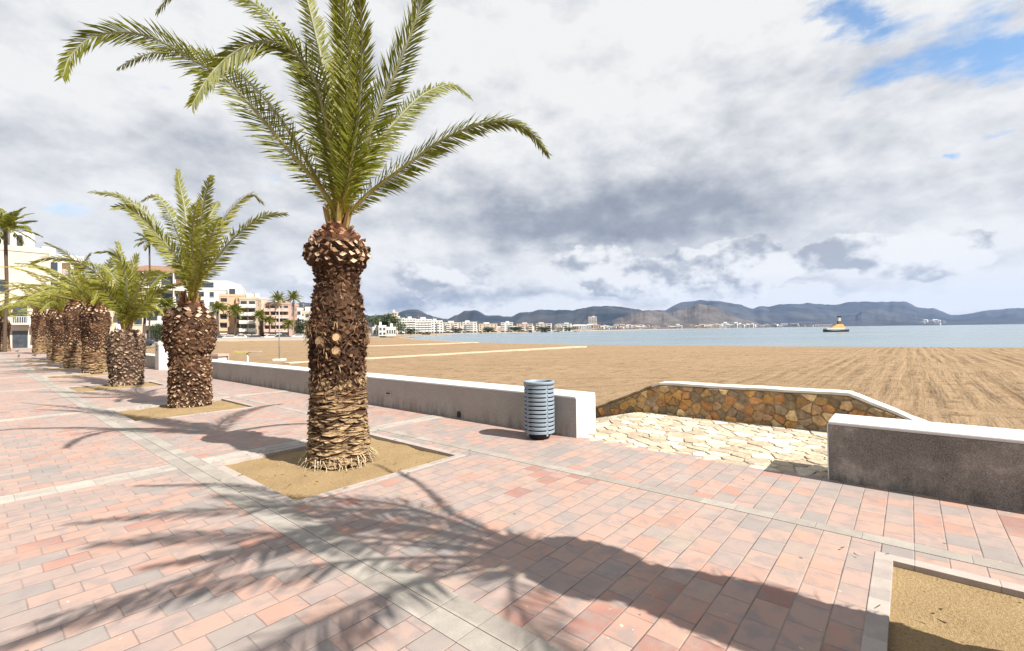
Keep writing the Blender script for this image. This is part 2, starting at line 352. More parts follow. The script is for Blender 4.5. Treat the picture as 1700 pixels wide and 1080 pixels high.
MT = {}
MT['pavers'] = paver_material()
MT['strip'] = slab_material('grey_strip_slabs', [(.235,.208,.182), (.27,.242,.212), (.305,.278,.245)], .30)
MT['strip_x'] = slab_material('pale_band_slabs', [(.28,.255,.225), (.33,.295,.26), (.36,.32,.28)], .30, 'x')
MT['kerb'] = slab_material('kerb_slabs', [(.27,.235,.215), (.32,.275,.245), (.35,.30,.27)], .40)
MT['sand'] = sand_material(); MT['soil'] = soil_material(); MT['wall'] = wall_material(); MT['white'] = white_material()
MT['white_clean'] = white_material('white_coping', (.53,.525,.51), .16)
MT['water'] = water_material()
MT['bark'] = tint_material('palm_bark', .95, .06, 42, .75, 0, .6)
MT['leaf'] = tint_material('palm_leaflets', .5, .25, 9, .30, .36)
MT['leafage'] = tint_material('tree_leaves', .7, .2, 4, .5, .15)
MT['town_ground'] = mottled('town_ground', (.27,.235,.20), .2, .4, .95, .1)
MT['far_land'] = mottled('far_land', (.22,.19,.15), .35, .01, .95, .1)

# ------------------------------------------------------------------ ground, promenade, beach, sea
def rotated(name, mb, mats, **k): return build(name, mb, mats, rz=AX, **k)
PLANTERS = [(-1.95, .11), (4.47, 6.52), (10.98, 12.98), (18.0, 20.0), (24.75, 26.75), (31.3, 33.3), (37.9, 39.9), (44.4, 46.4)]
PV0, PV1 = 2.03, 4.08
def promenade():
    us = sorted({-30.0, 110.0} | {q for a, b in PLANTERS for q in (a, b)}); vs = [-60.0, PV0, PV1, 5.95]
    mb = MB(); idx = {}
    def vid(i, j):
        if (i, j) not in idx: idx[i, j] = mb.vert((vs[i], us[j], 0))
        return idx[i, j]
    for j in range(len(us) - 1):
        for i in range(3):
            if i == 1 and any(abs(us[j] - a) < 1e-6 for a, b in PLANTERS): continue
            mb.face(vid(i, j), vid(i + 1, j), vid(i + 1, j + 1), vid(i, j + 1))
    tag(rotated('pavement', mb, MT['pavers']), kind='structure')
    mb = MB()                                            # two courses of slabs along the palms, one strip nearer the wall
    for x0, x1 in ((1.63, 1.777), (1.783, 1.93)): mb.box(x0, -30, -.05, x1, 110, .004)
    mb.box(4.36, -30, -.05, 4.50, 110, .004)
    tag(rotated('pavement_strip', mb, MT['strip']), kind='structure')
    mb = MB()
    for a, b in PLANTERS[1:]:
        for x0, x1 in ((-60, 1.627), (1.935, 4.355), (4.505, 5.83)):
            for y0, y1 in ((b + .13, b + .275), (b + .281, b + .43)): mb.box(x0, y0, -.05, x1, y1, .0045)
    tag(rotated('pavement_band', mb, MT['strip_x']), kind='structure')
    mb = MB()
    for a, b in PLANTERS:
        for k, (x0, y0, x1, y1) in enumerate(((PV0 - .1, a - .1, PV0, b + .1), (PV1, a - .1, PV1 + .1, b + .1), (PV0, b, PV1, b + .1), (PV0, a - .1, PV1, a))):
            mb.box(x0, y0, -.12, x1, y1, .005 + k * .0004)
    tag(rotated('planter_kerb', mb, MT['kerb'], bevel=.003), kind='structure')
    mb = MB(); n = 14
    for a, b in PLANTERS:
        g = [[mb.vert((PV0 + (PV1 - PV0) * i / n, a + (b - a) * j / n, -.035 + .025 * noise.noise(Vector((i * .5, j * .5, a))) + .03 * math.exp(-((i - n/2)**2 + (j - n/2)**2) / 18))) for j in range(n + 1)] for i in range(n + 1)]
        for i in range(n):
            for j in range(n): mb.face(g[i][j], g[i+1][j], g[i+1][j+1], g[i][j+1])
    tag(rotated('planter_soil', mb, MT['soil'], smooth=True), kind='structure')
promenade()
def leaf_litter():
    q = random.Random(77); mb = MB()
    for k in range(260):
        a, b = PLANTERS[q.choice((0, 0, 1, 1, 1, 2, 2, 3))]; x = q.uniform(PV0 - .3, PV1 + .3); y = q.uniform(a - .3, b + .3); inside = PV0 < x < PV1 and a < y < b; z = .0 if inside else .012
        w, l, an = q.uniform(.003, .008), q.uniform(.006, .028), q.uniform(0, 6.28); dx, dy = math.cos(an), math.sin(an)
        mb.col = jit((.20,.14,.075) if q.random() < .6 else (.07,.05,.03), q, .5)
        mb.quad((x - dx*l - dy*w, y - dy*l + dx*w, z + q.uniform(0, .012)), (x - dx*l + dy*w, y - dy*l - dx*w, z), (x + dx*l + dy*w*.3, y + dy*l - dx*w*.3, z + q.uniform(0, .015)), (x + dx*l - dy*w*.3, y + dy*l + dx*w*.3, z + .004))
    tag(build('leaf_litter', mb, MT['bark'], rz=AX), kind='stuff')
leaf_litter()

SHORE = [(500, -190), (160, -20), (55.5, 50.4), (35.9, 61.6), (11.3, 79.9), (-8, 105), (-31, 157), (-55, 231), (-62, 330), (-20, 470), (90, 620), (300, 900)]
def shore_dist(x, y):
    best, sgn = 1e9, 1
    for (ax, ay), (bx, by) in zip(SHORE, SHORE[1:]):
        dx, dy = bx - ax, by - ay; q = max(0, min(1, ((x - ax) * dx + (y - ay) * dy) / (dx * dx + dy * dy)))
        px, py = x - ax - q * dx, y - ay - q * dy; d = math.hypot(px, py)
        if d < best - 1e-9: best = d; sgn = 1 if dx * (y - ay) - dy * (x - ax) > 0 else -1
    return best * sgn
def beach():
    vs = [6.1 + 250 * (i / 110) ** 2.2 for i in range(111)]; us = [-110 + 2.0 * j for j in range(40)] + [-30 + .5 * j for j in range(130)] + [35 + 2.5 * j for j in range(110)]
    mb = MB(); g = []
    for v in vs:
        row = []
        for u in us:
            p = L2W(v, u); s = shore_dist(p.x, p.y)
            z = -1 + .65 * (1 - math.exp(-s / 14)) if s > 0 else -1 + .05 * max(s, -80)
            if s > 4: z += .045 * noise.fractal(Vector((u * .35, v * .6, 0)), 1, 2, 4) * min(1, (s - 4) / 8)
            if 6.1 < v < 10.5 and -3 < u < 8: z = min(z, -.36)
            row.append(mb.vert((v, u, z)))
        g.append(row)
    for i in range(len(vs) - 1):
        for j in range(len(us) - 1): mb.face(g[i][j], g[i+1][j], g[i+1][j+1], g[i][j+1])
    tag(rotated('beach', mb, MT['sand'], smooth=True), kind='structure')
beach()
def sheets():
    mb = MB(); n = 96
    ring = [0, 60, 150, 400, 1000, 3000, 6800]; c = mb.vert((0, 0, -1)); prev = None
    for r in ring[1:]:
        cur = [mb.vert((r * math.cos(2*math.pi*k/n), max(-1400, r * math.sin(2*math.pi*k/n)), -1)) for k in range(n)]
        for k in range(n):
            j = (k + 1) % n
            if prev is None: mb.face(c, cur[k], cur[j])
            else: mb.face(prev[k], cur[k], cur[j], prev[j])
        prev = cur
    tag(build('sea', mb, MT['water']), kind='structure')
    w0, w1 = L2W(5.9, -120), L2W(5.9, 72)
    poly = [(-6000, -600), (w0.x, -600), (w0.x, w0.y), (w1.x, w1.y), (-77, 115), (-52, 120), (-57, 200), (-66, 260), (-74, 335), (-32, 490), (80, 640), (290, 925), (600, 1500), (1500, 2450), (3400, 3600), (6500, 5200), (8000, 6000), (8000, 6800), (-8000, 6800)]
    mb = MB(); mb.mat = 0; mb.prism(poly, -1.6, -.16)
    tag(build('ground', mb, [MT['town_ground']]), kind='structure')
sheets()
def walkway(a, b, w):
    a, b = Vector(a), Vector(b); d = (b - a); L = d.length; ang = math.atan2(d.y, d.x)
    mb = MB(); n = int(L / 1.2)
    for i in range(n): mb.box(i * L / n + .01, -w/2, -.12, (i + 1) * L / n - .01, w/2, .03 + .012 * rnd.random())
    return tag(build('walkway', mb, MT['walk'], loc=a, rz=ang, bevel=.01), kind='structure')
MT['walk'] = mottled('pale_boards', (.40,.32,.23), .2, 2, .9, .15)
walkway(G(474, 602.5, -.35), G(967, 575.5, -.42), 1.3); walkway(G(560, 576, -.38), G(790, 569.5, -.55), 1.6)

# ------------------------------------------------------------------ sea wall, steps platform, rubble wall
def long_wall(name, label, u0, u1, end_low=False):
    t = thing(name, label, 'wall', (0, 0, 0), AX, 'low sea walls along the promenade')
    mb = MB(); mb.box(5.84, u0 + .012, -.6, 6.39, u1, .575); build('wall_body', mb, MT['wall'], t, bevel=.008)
    mb = MB(); mb.box(5.835, u0 + .004, .575, 6.40, u1 + .004, .612); build('coping', mb, MT['white_clean'], t, bevel=.012)
    mb = MB(); mb.box(5.842, u0, -.6, 6.388, u0 + .0115, .574); build('painted_end', mb, MT['white_clean'], t)
    return t
wa = long_wall('sea_wall', 'long low grey sea wall with white top behind the slatted bin', 3.76, 21.3)
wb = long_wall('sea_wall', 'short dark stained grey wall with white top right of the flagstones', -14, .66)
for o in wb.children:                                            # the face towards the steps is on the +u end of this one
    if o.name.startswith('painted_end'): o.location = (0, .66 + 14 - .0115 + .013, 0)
wc = long_wall('sea_wall', 'distant low grey wall beyond the white gate pier', 26.9, 62)
mb = MB(); mb.box(5.70, 26.22, -.3, 6.42, 26.88, 1.16); t = thing('gate_pier', 'white painted square pier at the end of the distant wall', 'pier', (0, 0, 0), AX)
build('shaft', mb, MT['white'], t, bevel=.01); mb = MB(); mb.box(5.66, 26.18, 1.16, 6.46, 26.92, 1.26); build('cap', mb, MT['white_clean'], t, bevel=.012)
MT['dark'] = mottled('dark_recess', (.02,.02,.02), .3)
for z in (.9, 1.04): mb = MB(); mb.box(5.692, 26.5, z, 5.699, 26.62, z + .07); build('light_slot', mb, MT['dark'], t)
P = G(780, 691); uo = P.dot(UU)
mb = MB(); mb.prism([(uo - .045, 0.03), (uo + .045, .03), (uo + .045, .10), (uo + .028, .135), (uo - .028, .135), (uo - .045, .10)], 0, .012)
mb.v = [(5.838 - z, x, y) for x, y, z in mb.v]; mb.f = [tuple(reversed(f)) for f in mb.f]; build('drain_hole', mb, MT['dark'], wa)
mb = MB(); mb.box(5.825, 8.36, .26, 5.842, 8.58, .33); MT['steel'] = mottled('dull_steel', (.30,.29,.28), .3, 8, .5, .5); build('vent_plate', mb, MT['steel'], wa, bevel=.004)
mb = MB(); mb.box(5.827, 8.40, .28, 5.8245, 8.54, .31); build('vent_slot', mb, MT['dark'], wa)

def cells(seeds, box):
    """Voronoi cells of 2D seeds clipped to a box, by half-planes"""
    x0, y0, x1, y1 = box; out = []
    for i, (sx, sy) in enumerate(seeds):
        P = [(x0, y0), (x1, y0), (x1, y1), (x0, y1)]
        near = sorted(range(len(seeds)), key=lambda k: (seeds[k][0] - sx) ** 2 + (seeds[k][1] - sy) ** 2)[1:22]
        for k in near:
            ox, oy = seeds[k]; nx, ny = ox - sx, oy - sy; d = (ox * ox + oy * oy - sx * sx - sy * sy) / 2; Q = []
            for a, b in zip(P, P[1:] + P[:1]):
                fa, fb = a[0] * nx + a[1] * ny - d, b[0] * nx + b[1] * ny - d
                if fa <= 0: Q.append(a)
                if (fa < 0 < fb) or (fb < 0 < fa): t = fa / (fa - fb); Q.append((a[0] + (b[0] - a[0]) * t, a[1] + (b[1] - a[1]) * t))
            P = Q
            if len(P) < 3: break
        if len(P) >= 3: out.append(P)
    return out
def scatter(q, box, dist, n, ax=1.0):
    S_ = []
    for _ in range(n * 40):
        p = (q.uniform(box[0], box[2]), q.uniform(box[1], box[3])); k = q.uniform(.6, 1.5)
        if all(((p[0] - a) / ax) ** 2 + (p[1] - b) ** 2 > (dist * k) ** 2 for a, b in S_): S_.append(p)
        if len(S_) >= n: break
    return S_
def rounded(P, gap, q, wob):
    cx = sum(p[0] for p in P) / len(P); cy = sum(p[1] for p in P) / len(P); Q = []
    for a, b in zip(P, P[1:] + P[:1]):
        L = math.hypot(b[0] - a[0], b[1] - a[1])
        if L < gap * 2: continue
        for f in (.16, .5, .84): Q.append([lerp(a[0], b[0], f) + q.uniform(-wob, wob), lerp(a[1], b[1], f) + q.uniform(-wob, wob)])
    for p in Q:
        d = math.hypot(p[0] - cx, p[1] - cy) or 1; k = max(.3, 1 - gap / d); p[0] = cx + (p[0] - cx) * k; p[1] = cy + (p[1] - cy) * k
    return Q, cx, cy
def platform():
    US = [(-1.6, -.5), (.62, .0), (4.03, .0), (6.2, -.55)]
    def zat(u):
        for (a, za), (b, zb) in zip(US, US[1:]):
            if u <= b: return lerp(za, zb, (u - a) / (b - a))
        return -.55
    mb = MB(); n = 10                                    # bedding mortar
    for (u0, z0), (u1, z1) in zip(US, US[1:]):
        for k in range(n):
            ua, ub = u0 + (u1 - u0) * k / n, u0 + (u1 - u0) * (k + 1) / n; e = 5.95 if .62 < (ua + ub) / 2 < 4.03 else 6.2
            mb.quad((e, ua, zat(ua) - .012), (8.6, ua, zat(ua) - .012), (8.6, ub, zat(ub) - .012), (e, ub, zat(ub) - .012))
    MT['mortar'] = mottled('bedding_mortar', (.30,.24,.165), .3, 3, .95, .05, .4, 40, .006)
    tag(rotated('landing_base', mb, MT['mortar']), kind='structure')
    q = random.Random(12); box = (5.80, -1.4, 8.5, 6.0); mb = MB(); MT['flag'] = tint_material('flagstone', .85, .2, 16, .55, 0, .35)
    for P in cells(scatter(q, box, .19, 420), box):
        Q, cx, cy = rounded(P, .011, q, .006)
        if len(Q) < 5 or (cx < 6.42 and not .68 < cy < 3.74) or cx > 8.44: continue
        mb.col = jit(q.choice(((.40,.34,.255), (.46,.405,.32), (.36,.30,.215), (.47,.43,.36), (.42,.35,.25), (.33,.27,.20))), q, .1)
        tx, ty, hz = q.uniform(-.02, .02), q.uniform(-.02, .02), q.uniform(-.003, .003)
        ring = lambda k, dz: [(cx + (x - cx) * k, cy + (y - cy) * k, zat(cy + (y - cy) * k) + dz + hz + tx * (x - cx) + ty * (y - cy)) for x, y in Q]
        mb.rings([ring(1, -.03), ring(1, -.006), ring(.95, .0)], False, True)
    tag(rotated('flagstone_landing', mb, MT['flag']), kind='structure')
    t = thing('rubble_wall', 'low brown rubble stone wall with white coping and sloping ends beside the sand', 'wall', (0, 0, 0), AX)
    prof = [(-1.25, -.25), (.70, .565), (3.62, .535), (5.45, -.25)]
    mb = MB(); f0, f1 = 8.48, 8.80; prof2 = []
    for (a, za), (b, zb) in zip(prof, prof[1:]):
        for k in range(14): prof2.append((a + (b - a) * k / 14, za + (zb - za) * k / 14 + rnd.uniform(-.008, .008)))
    prof2.append(prof[-1])
    for (a, za), (b, zb) in zip(prof2, prof2[1:]):
        mb.quad((f0, a, -.8), (f0, a, za), (f0, b, zb), (f0, b, -.8)); mb.quad((f1, b, -.8), (f1, b, zb), (f1, a, za), (f1, a, -.8)); mb.quad((f0, a, za), (f1, a, za), (f1, b, zb), (f0, b, zb))
    MT['dark_mortar'] = mottled('stained_mortar', (.23,.17,.105), .5, 5, .95, .05, .6, 30, .01)
    build('masonry', mb, MT['dark_mortar'], t)
    def top(u):
        for (a, za), (b, zb) in zip(prof, prof[1:]):
            if u <= b: return lerp(za, zb, (u - a) / (b - a))
        return -.25
    mb = MB(); box = (-1.2, -.3, 5.3, .60); MT['stone'] = tint_material('rubble_stone', .85, .2, 14, .8, 0, .7)
    for P in cells(scatter(q, box, .148, 420, 1.35), box):
        Q, cx, cy = rounded(P, .005, q, .012)
        if len(Q) < 5: continue
        Q = [(x, min(y, top(x) - .012)) for x, y in Q]; cy = sum(y for x, y in Q) / len(Q)
        if cy > top(cx) - .03 or max(y for x, y in Q) - min(y for x, y in Q) < .04: continue
        mb.col = jit(q.choice(((.42,.26,.11), (.50,.29,.10), (.32,.21,.115), (.22,.165,.10), (.52,.38,.20), (.45,.23,.095), (.28,.21,.14), (.38,.26,.14))), q, .3); d = q.uniform(.004, .022)
        ring = lambda k, dx: [(f0 - dx, cx + (x - cx) * k, cy + (y - cy) * k) for x, y in reversed(Q)]
        mb.rings([ring(1, -.01), ring(.98, d * .4), ring(.84, d), ring(.5, d + q.uniform(0, .008))], False, True)
    build('face_stones', mb, MT['stone'], t)
    MT['cream'] = white_material('cream_coping', (.52,.485,.42), .5)
    mb = MB(); R = []
    for u, z in prof2[:43]:
        e0 = f0 - .012 + rnd.uniform(-.012, .01); R.append([(e0, u, z + .004), (f1 + .02, u, z + .004), (f1 + .02, u, z + .045), (e0 + .004, u, z + .042 + rnd.uniform(-.004, .004))])
    mb.rings(R[:30]); build('coping', mb, MT['cream'], t)
    mb = MB(); mb.rings(R[29:]); build('end_coping', mb, MT['stone2'] if 'stone2' in MT else MT['dark_mortar'], t)
platform()

# ------------------------------------------------------------------ litter bin
def litter_bin():
    p = G(896, 726.5); t = thing('litter_bin', 'round blue grey slatted metal litter bin standing against the sea wall', 'bin', (p.x, p.y, 0))
    MT['bin'] = mottled('bin_paint', (.185,.225,.265), .12, 5, .5, .3); MT['bin_dark'] = mottled('bin_inside', (.012,.013,.014), .3, 6, .6, .3)
    r, n = .222, 64; mb = MB(); H0, H1, N = .085, .80, 12; st = (H1 - H0) / N
    up = [R_(a) for a in (-62, 30, 122, 212)]
    for k in range(N):
        z0, z1 = H0 + k * st + .008, H0 + (k + 1) * st - .011
        ro = [(r, z0), (r + .002, z0 + .004), (r + .002, z1 - .004), (r, z1), (r - .006, z1), (r - .006, z0)]
        for a0, a1 in zip(up, up[1:] + [up[0] + 2*math.pi]):
            R = []
            for i in range(17):
                a = a0 + .03 + (a1 - a0 - .06) * i / 16; R.append([(q * math.cos(a), q * math.sin(a), z) for q, z in ro])
            mb.rings([list(reversed(q)) for q in R])
    build('slats', mb, MT['bin'], t, smooth=False)
    for a in up:
        mb = MB(); mb.box(-.012, -.016, H0 - .02, .004, .016, H1 + .01, Matrix.Rotation(a, 4, 'Z') @ Matrix.Translation((r - .008, 0, 0))); build('upright', mb, MT['bin'], t, bevel=.002)
    mb = MB(); mb.lathe([(.07, r - .03), (.79, r - .03)], 40, cap1=False); build('liner', mb, MT['bin_dark'], t, smooth=True)
    mb = MB(); mb.rings([[(q * math.cos(2*math.pi*k/48), q * math.sin(2*math.pi*k/48), z) for k in range(48)] for z, q in ((.80, r - .03), (.80, r + .006), (.838, r + .01), (.846, r + .004), (.846, r - .03), (.80, r - .03))], False, False)
    build('rim', mb, MT['bin'], t, smooth=True)
    mb = MB(); mb.lathe([(0, .14), (.02, .15), (.05, .16), (.085, .2)], 32); build('base', mb, MT['bin_dark'], t, smooth=True)
litter_bin()

# ------------------------------------------------------------------ palms
def lerp(a, b, t): return a + (b - a) * t
def prof_at(prof, z):
    for (z0, r0), (z1, r1) in zip(prof, prof[1:]):
        if z <= z1: return lerp(r0, r1, max(0, (z - z0) / (z1 - z0)))
    return prof[-1][1]
def jit(c, q, a=.25):
    k = 1 + q.uniform(-a, a); return tuple(max(0, x * k) for x in c)
def trunk_mesh(prof, seed, dens=1.0, pine=.82, straw=.42, fib=1.0, grey=0.0, hi=.05, roots=260, tanlow=0.0):
    """leaf-base trunk: prof = (z, radius) list; pine = fraction above which the cut pineapple head begins; straw = below it pale shingles."""
    q = random.Random(seed); mb = MB(); H = prof[-1][0]; mb.col = (.05,.032,.022)
    n = 28; R = []; z = -.06
    while z < H:
        rr = prof_at(prof, z); f = z / H
        mb.col = (.05,.03,.02)
        R.append([(rr * (.93 + .05 * noise.noise(Vector((math.cos(a) * 3, math.sin(a) * 3, z * 4 + seed)))) * math.cos(a), rr * (.93) * math.sin(a), z) for a in [2*math.pi*k/n for k in range(n)]])
        z += .06
    mb.rings(R)
    STRAW, DRY, DARK, CUT = (.27,.185,.105), (.15,.088,.048), (.048,.026,.017), (.44,.32,.22)
    z = .03; row = 0
    while z < H - .02:
        f = z / H; rr = prof_at(prof, z) * .93; top = f > pine; mid = not top and f > straw
        ch = (.070 if top else .044 if mid else .024) / dens
        cw = (.135 if top else .092 if mid else .15) / dens
        cnt = max(7, int(2 * math.pi * rr / cw))
        for k in range(cnt):
            a = 2 * math.pi * (k + .5 * (row % 2) + q.uniform(-.22, .22)) / cnt; zz = z + q.uniform(-.45, .45) * ch
            ca, sa = math.cos(a), math.sin(a); rad = Vector((ca, sa, 0)); tan = Vector((-sa, ca, 0)); up = Vector((0, 0, 1))
            r0 = prof_at(prof, zz) * .93; w = math.pi * r0 / cnt * q.uniform(.85, 1.15)
            patch = noise.noise(Vector((ca * 1.4, sa * 1.4, zz * 1.3 + seed))); wave = noise.noise(Vector((ca * 1.1, sa * 1.1, zz * 5 + seed)))
            if top:
                h, p, lift, sc = ch * 1.1, q.uniform(.030, .060), q.uniform(.005, .03), q.uniform(.56, .80)
                if f > pine + .115: base, cut = jit((.15,.07,.04), q), jit((.25,.14,.085), q); sc *= .7; lift += .03
                else: base, cut = jit((.075,.04,.024), q), jit(CUT, q, .2) if q.random() < .72 - .4 * (patch > .3) else jit((.17,.10,.06), q)
            elif mid:
                h, p, lift, sc = ch * q.uniform(.9, 1.5), q.uniform(.003, .036) + .03 * max(0, wave), q.uniform(-.03, .04), q.uniform(.2, .7)
                w *= q.uniform(.7, 1.25); base = jit(DARK, q, .5)
                g = q.random() + .25 * max(0, (f - straw) / (pine - straw) - .3) * (hi < .1); g -= tanlow * max(0, .6 - f) / .6; cut = jit((.29,.205,.135), q, .35) if g < hi else jit(DRY, q, .4) if g < hi + .30 else jit((.10,.05,.03), q, .4) if g < hi + .55 else jit(DARK, q, .5)
                if patch > .05: base = jit((.10,.055,.032), q, .4)
                m_ = min(1, max(0, (straw + .13 - f) / .13 + patch * .9)) if straw > .05 else 0
                if q.random() < m_: base = tuple(c * .6 for c in jit(STRAW, q, .3)); cut = jit(STRAW, q, .35); sc *= 1.3; lift -= .015
            else:
                h, p, lift, sc = ch * q.uniform(1.0, 1.7), q.uniform(.004, .034) + .018 * wave, q.uniform(-.022, .014), q.uniform(.45, .95)
                w *= q.uniform(.8, 1.7); mixf = min(1, max(0, (straw - f) / .20 + patch * .9 + .1))
                base = jit(tuple(lerp(DRY[i], STRAW[i] * .62, mixf) for i in range(3)), q, .35); cut = jit(tuple(lerp(DRY[i], STRAW[i], mixf) for i in range(3)), q, .35)
                if q.random() < .14: base = cut = jit(DARK, q)
            if grey: base = tuple(lerp(c, .15 * (1 - .12 * i), grey * .6) for i, c in enumerate(base)); cut = tuple(lerp(c, .28 * (1 - .12 * i), grey) for i, c in enumerate(cut))
            c0 = rad * r0 + up * zz; sk = q.uniform(-.35, .35) * h
            inn = [c0 - tan * w * 1.1 + up * sk, c0 - up * h * .8, c0 + tan * w * 1.1 - up * sk, c0 + up * h * .8]
            c1 = c0 + rad * p + up * lift; jj = lambda: rad * q.uniform(-.014, .012) + tan * q.uniform(-.2, .2) * w
            out = [c1 - tan * w * sc + up * sk + jj(), c1 - up * h * .62 * sc + rad * .008 + jj(), c1 + tan * w * sc - up * sk + jj(), c1 + up * h * .62 * sc - rad * q.uniform(.0, .02) + jj()]
            mb.col = base; I = [mb.vert(x) for x in inn]; O = [mb.vert(x) for x in out]
            for i in range(4): j = (i + 1) % 4; mb.face(I[i], I[j], O[j], O[i])
            mb.col = cut; O2 = [mb.vert(x + rad * .001) for x in out]; mb.face(O2[0], O2[1], O2[2]); mb.face(O2[0], O2[2], O2[3])
        z += ch; row += 1
    def strand(p, d, L, w, c, droop=.3):
        mb.col = c; d = d.normalized(); s = d.cross(Vector((0, 0, 1)));  s = (s if s.length > .01 else Vector((1, 0, 0))).normalized() * w
        p1 = p + d * L * .5; p2 = p1 + (d - Vector((0, 0, droop))).normalized() * L * .5
        a, b, c_, d_, e = mb.vert(p - s), mb.vert(p + s), mb.vert(p1 + s * .8), mb.vert(p1 - s * .8), mb.vert(p2)
        mb.face(a, b, c_, d_); mb.face(d_, c_, e)
    for k in range(int(900 * fib)):                                  # loose fibre between the stubs
        f = q.uniform(straw * .8, .99); a = q.uniform(0, 6.283); zz = f * H; rad = Vector((math.cos(a), math.sin(a), 0)); tan = Vector((-rad.y, rad.x, 0))
        ring = math.exp(-((zz - 1.56) / .16) ** 2)
        strand(rad * prof_at(prof, zz) * .98 + Vector((0, 0, zz)), rad * q.uniform(.2, .9) + tan * q.uniform(-1, 1) + Vector((0, 0, q.uniform(-.9, .5))), q.uniform(.05, .13 + .08 * ring), q.uniform(.002, .005), jit((.30,.21,.12) if q.random() < .25 + .5 * ring else (.10,.06,.035), q, .4))
    if hi < .1:                                                    # the hairy collar half way up with two sawn stubs
        for k in range(420):
            a = q.uniform(0, 6.283); zz = 1.60 + .07 * math.sin(a * 2 + 1) + q.gauss(0, .07); rad = Vector((math.cos(a), math.sin(a), 0)); tan = Vector((-rad.y, rad.x, 0))
            strand(rad * prof_at(prof, zz) * .99 + Vector((0, 0, zz)), rad * q.uniform(.05, .3) + tan * q.choice((-1, 1)) * q.uniform(.5, 1.2) + Vector((0, 0, q.uniform(-.7, .25))), q.uniform(.09, .2), q.uniform(.002, .005), jit((.24,.155,.09), q, .45), .5)
        for a, zz in ((-1.85, 1.49), (-1.28, 1.53), (-1.30, 1.37), (.3, 1.5)):
            rad = Vector((math.cos(a), math.sin(a), .25)).normalized(); tan = Vector((-math.sin(a), math.cos(a), 0)); up = rad.cross(tan); c0 = Vector((math.cos(a), math.sin(a), 0)) * prof_at(prof, zz) * .9 + Vector((0, 0, zz))
            mb.col = (.15,.085,.05); R2 = [[c0 + rad * d + tan * (w * math.cos(k * .785)) + up * (w * 1.15 * math.sin(k * .785)) for k in range(8)] for d, w in ((0, .07), (.05, .055), (.07, .04))]
            mb.rings(R2, False, False); mb.col = jit((.30,.20,.115), q, .25); mb.face(*[mb.vert(p + rad * .002) for p in R2[-1]])
    for k in range(roots):                                  # dead roots splaying at the foot
        a = q.uniform(0, 6.283); zz = q.uniform(.03, .13); rad = Vector((math.cos(a), math.sin(a), 0)); tan = Vector((-rad.y, rad.x, 0))
        strand(rad * (prof[0][1] * .97) + Vector((0, 0, zz)), rad * q.uniform(.2, 1.3) + tan * q.uniform(-.9, .9) - Vector((0, 0, q.uniform(.3, 1.1))), q.uniform(.06, .20), q.uniform(.002, .007), jit((.36,.28,.18), q, .55), .5)
    return mb
def catmull(P, n):
    P = [Vector(p) for p in P]; Q = [P[0] * 2 - P[1]] + P + [P[-1] * 2 - P[-2]]; out = []
    dense = []
    for i in range(len(P) - 1):
        p0, p1, p2, p3 = Q[i:i+4]
        for k in range(16):
            t = k / 16; dense.append(.5 * ((2*p1) + (p2 - p0) * t + (2*p0 - 5*p1 + 4*p2 - p3) * t*t + (3*p1 - p0 - 3*p2 + p3) * t**3))
    dense.append(P[-1]); acc = [0]
    for a, b in zip(dense, dense[1:]): acc.append(acc[-1] + (b - a).length)
    j = 0
    for k in range(n + 1):
        s = acc[-1] * k / n
        while j < len(acc) - 2 and acc[j+1] < s: j += 1
        f = (s - acc[j]) / max(1e-9, acc[j+1] - acc[j]); out.append(dense[j].lerp(dense[j+1], min(1, f)))
    return out, acc[-1]
GREEN, PALE, YEL = (.132,.142,.014), (.25,.235,.05), (.36,.28,.04)
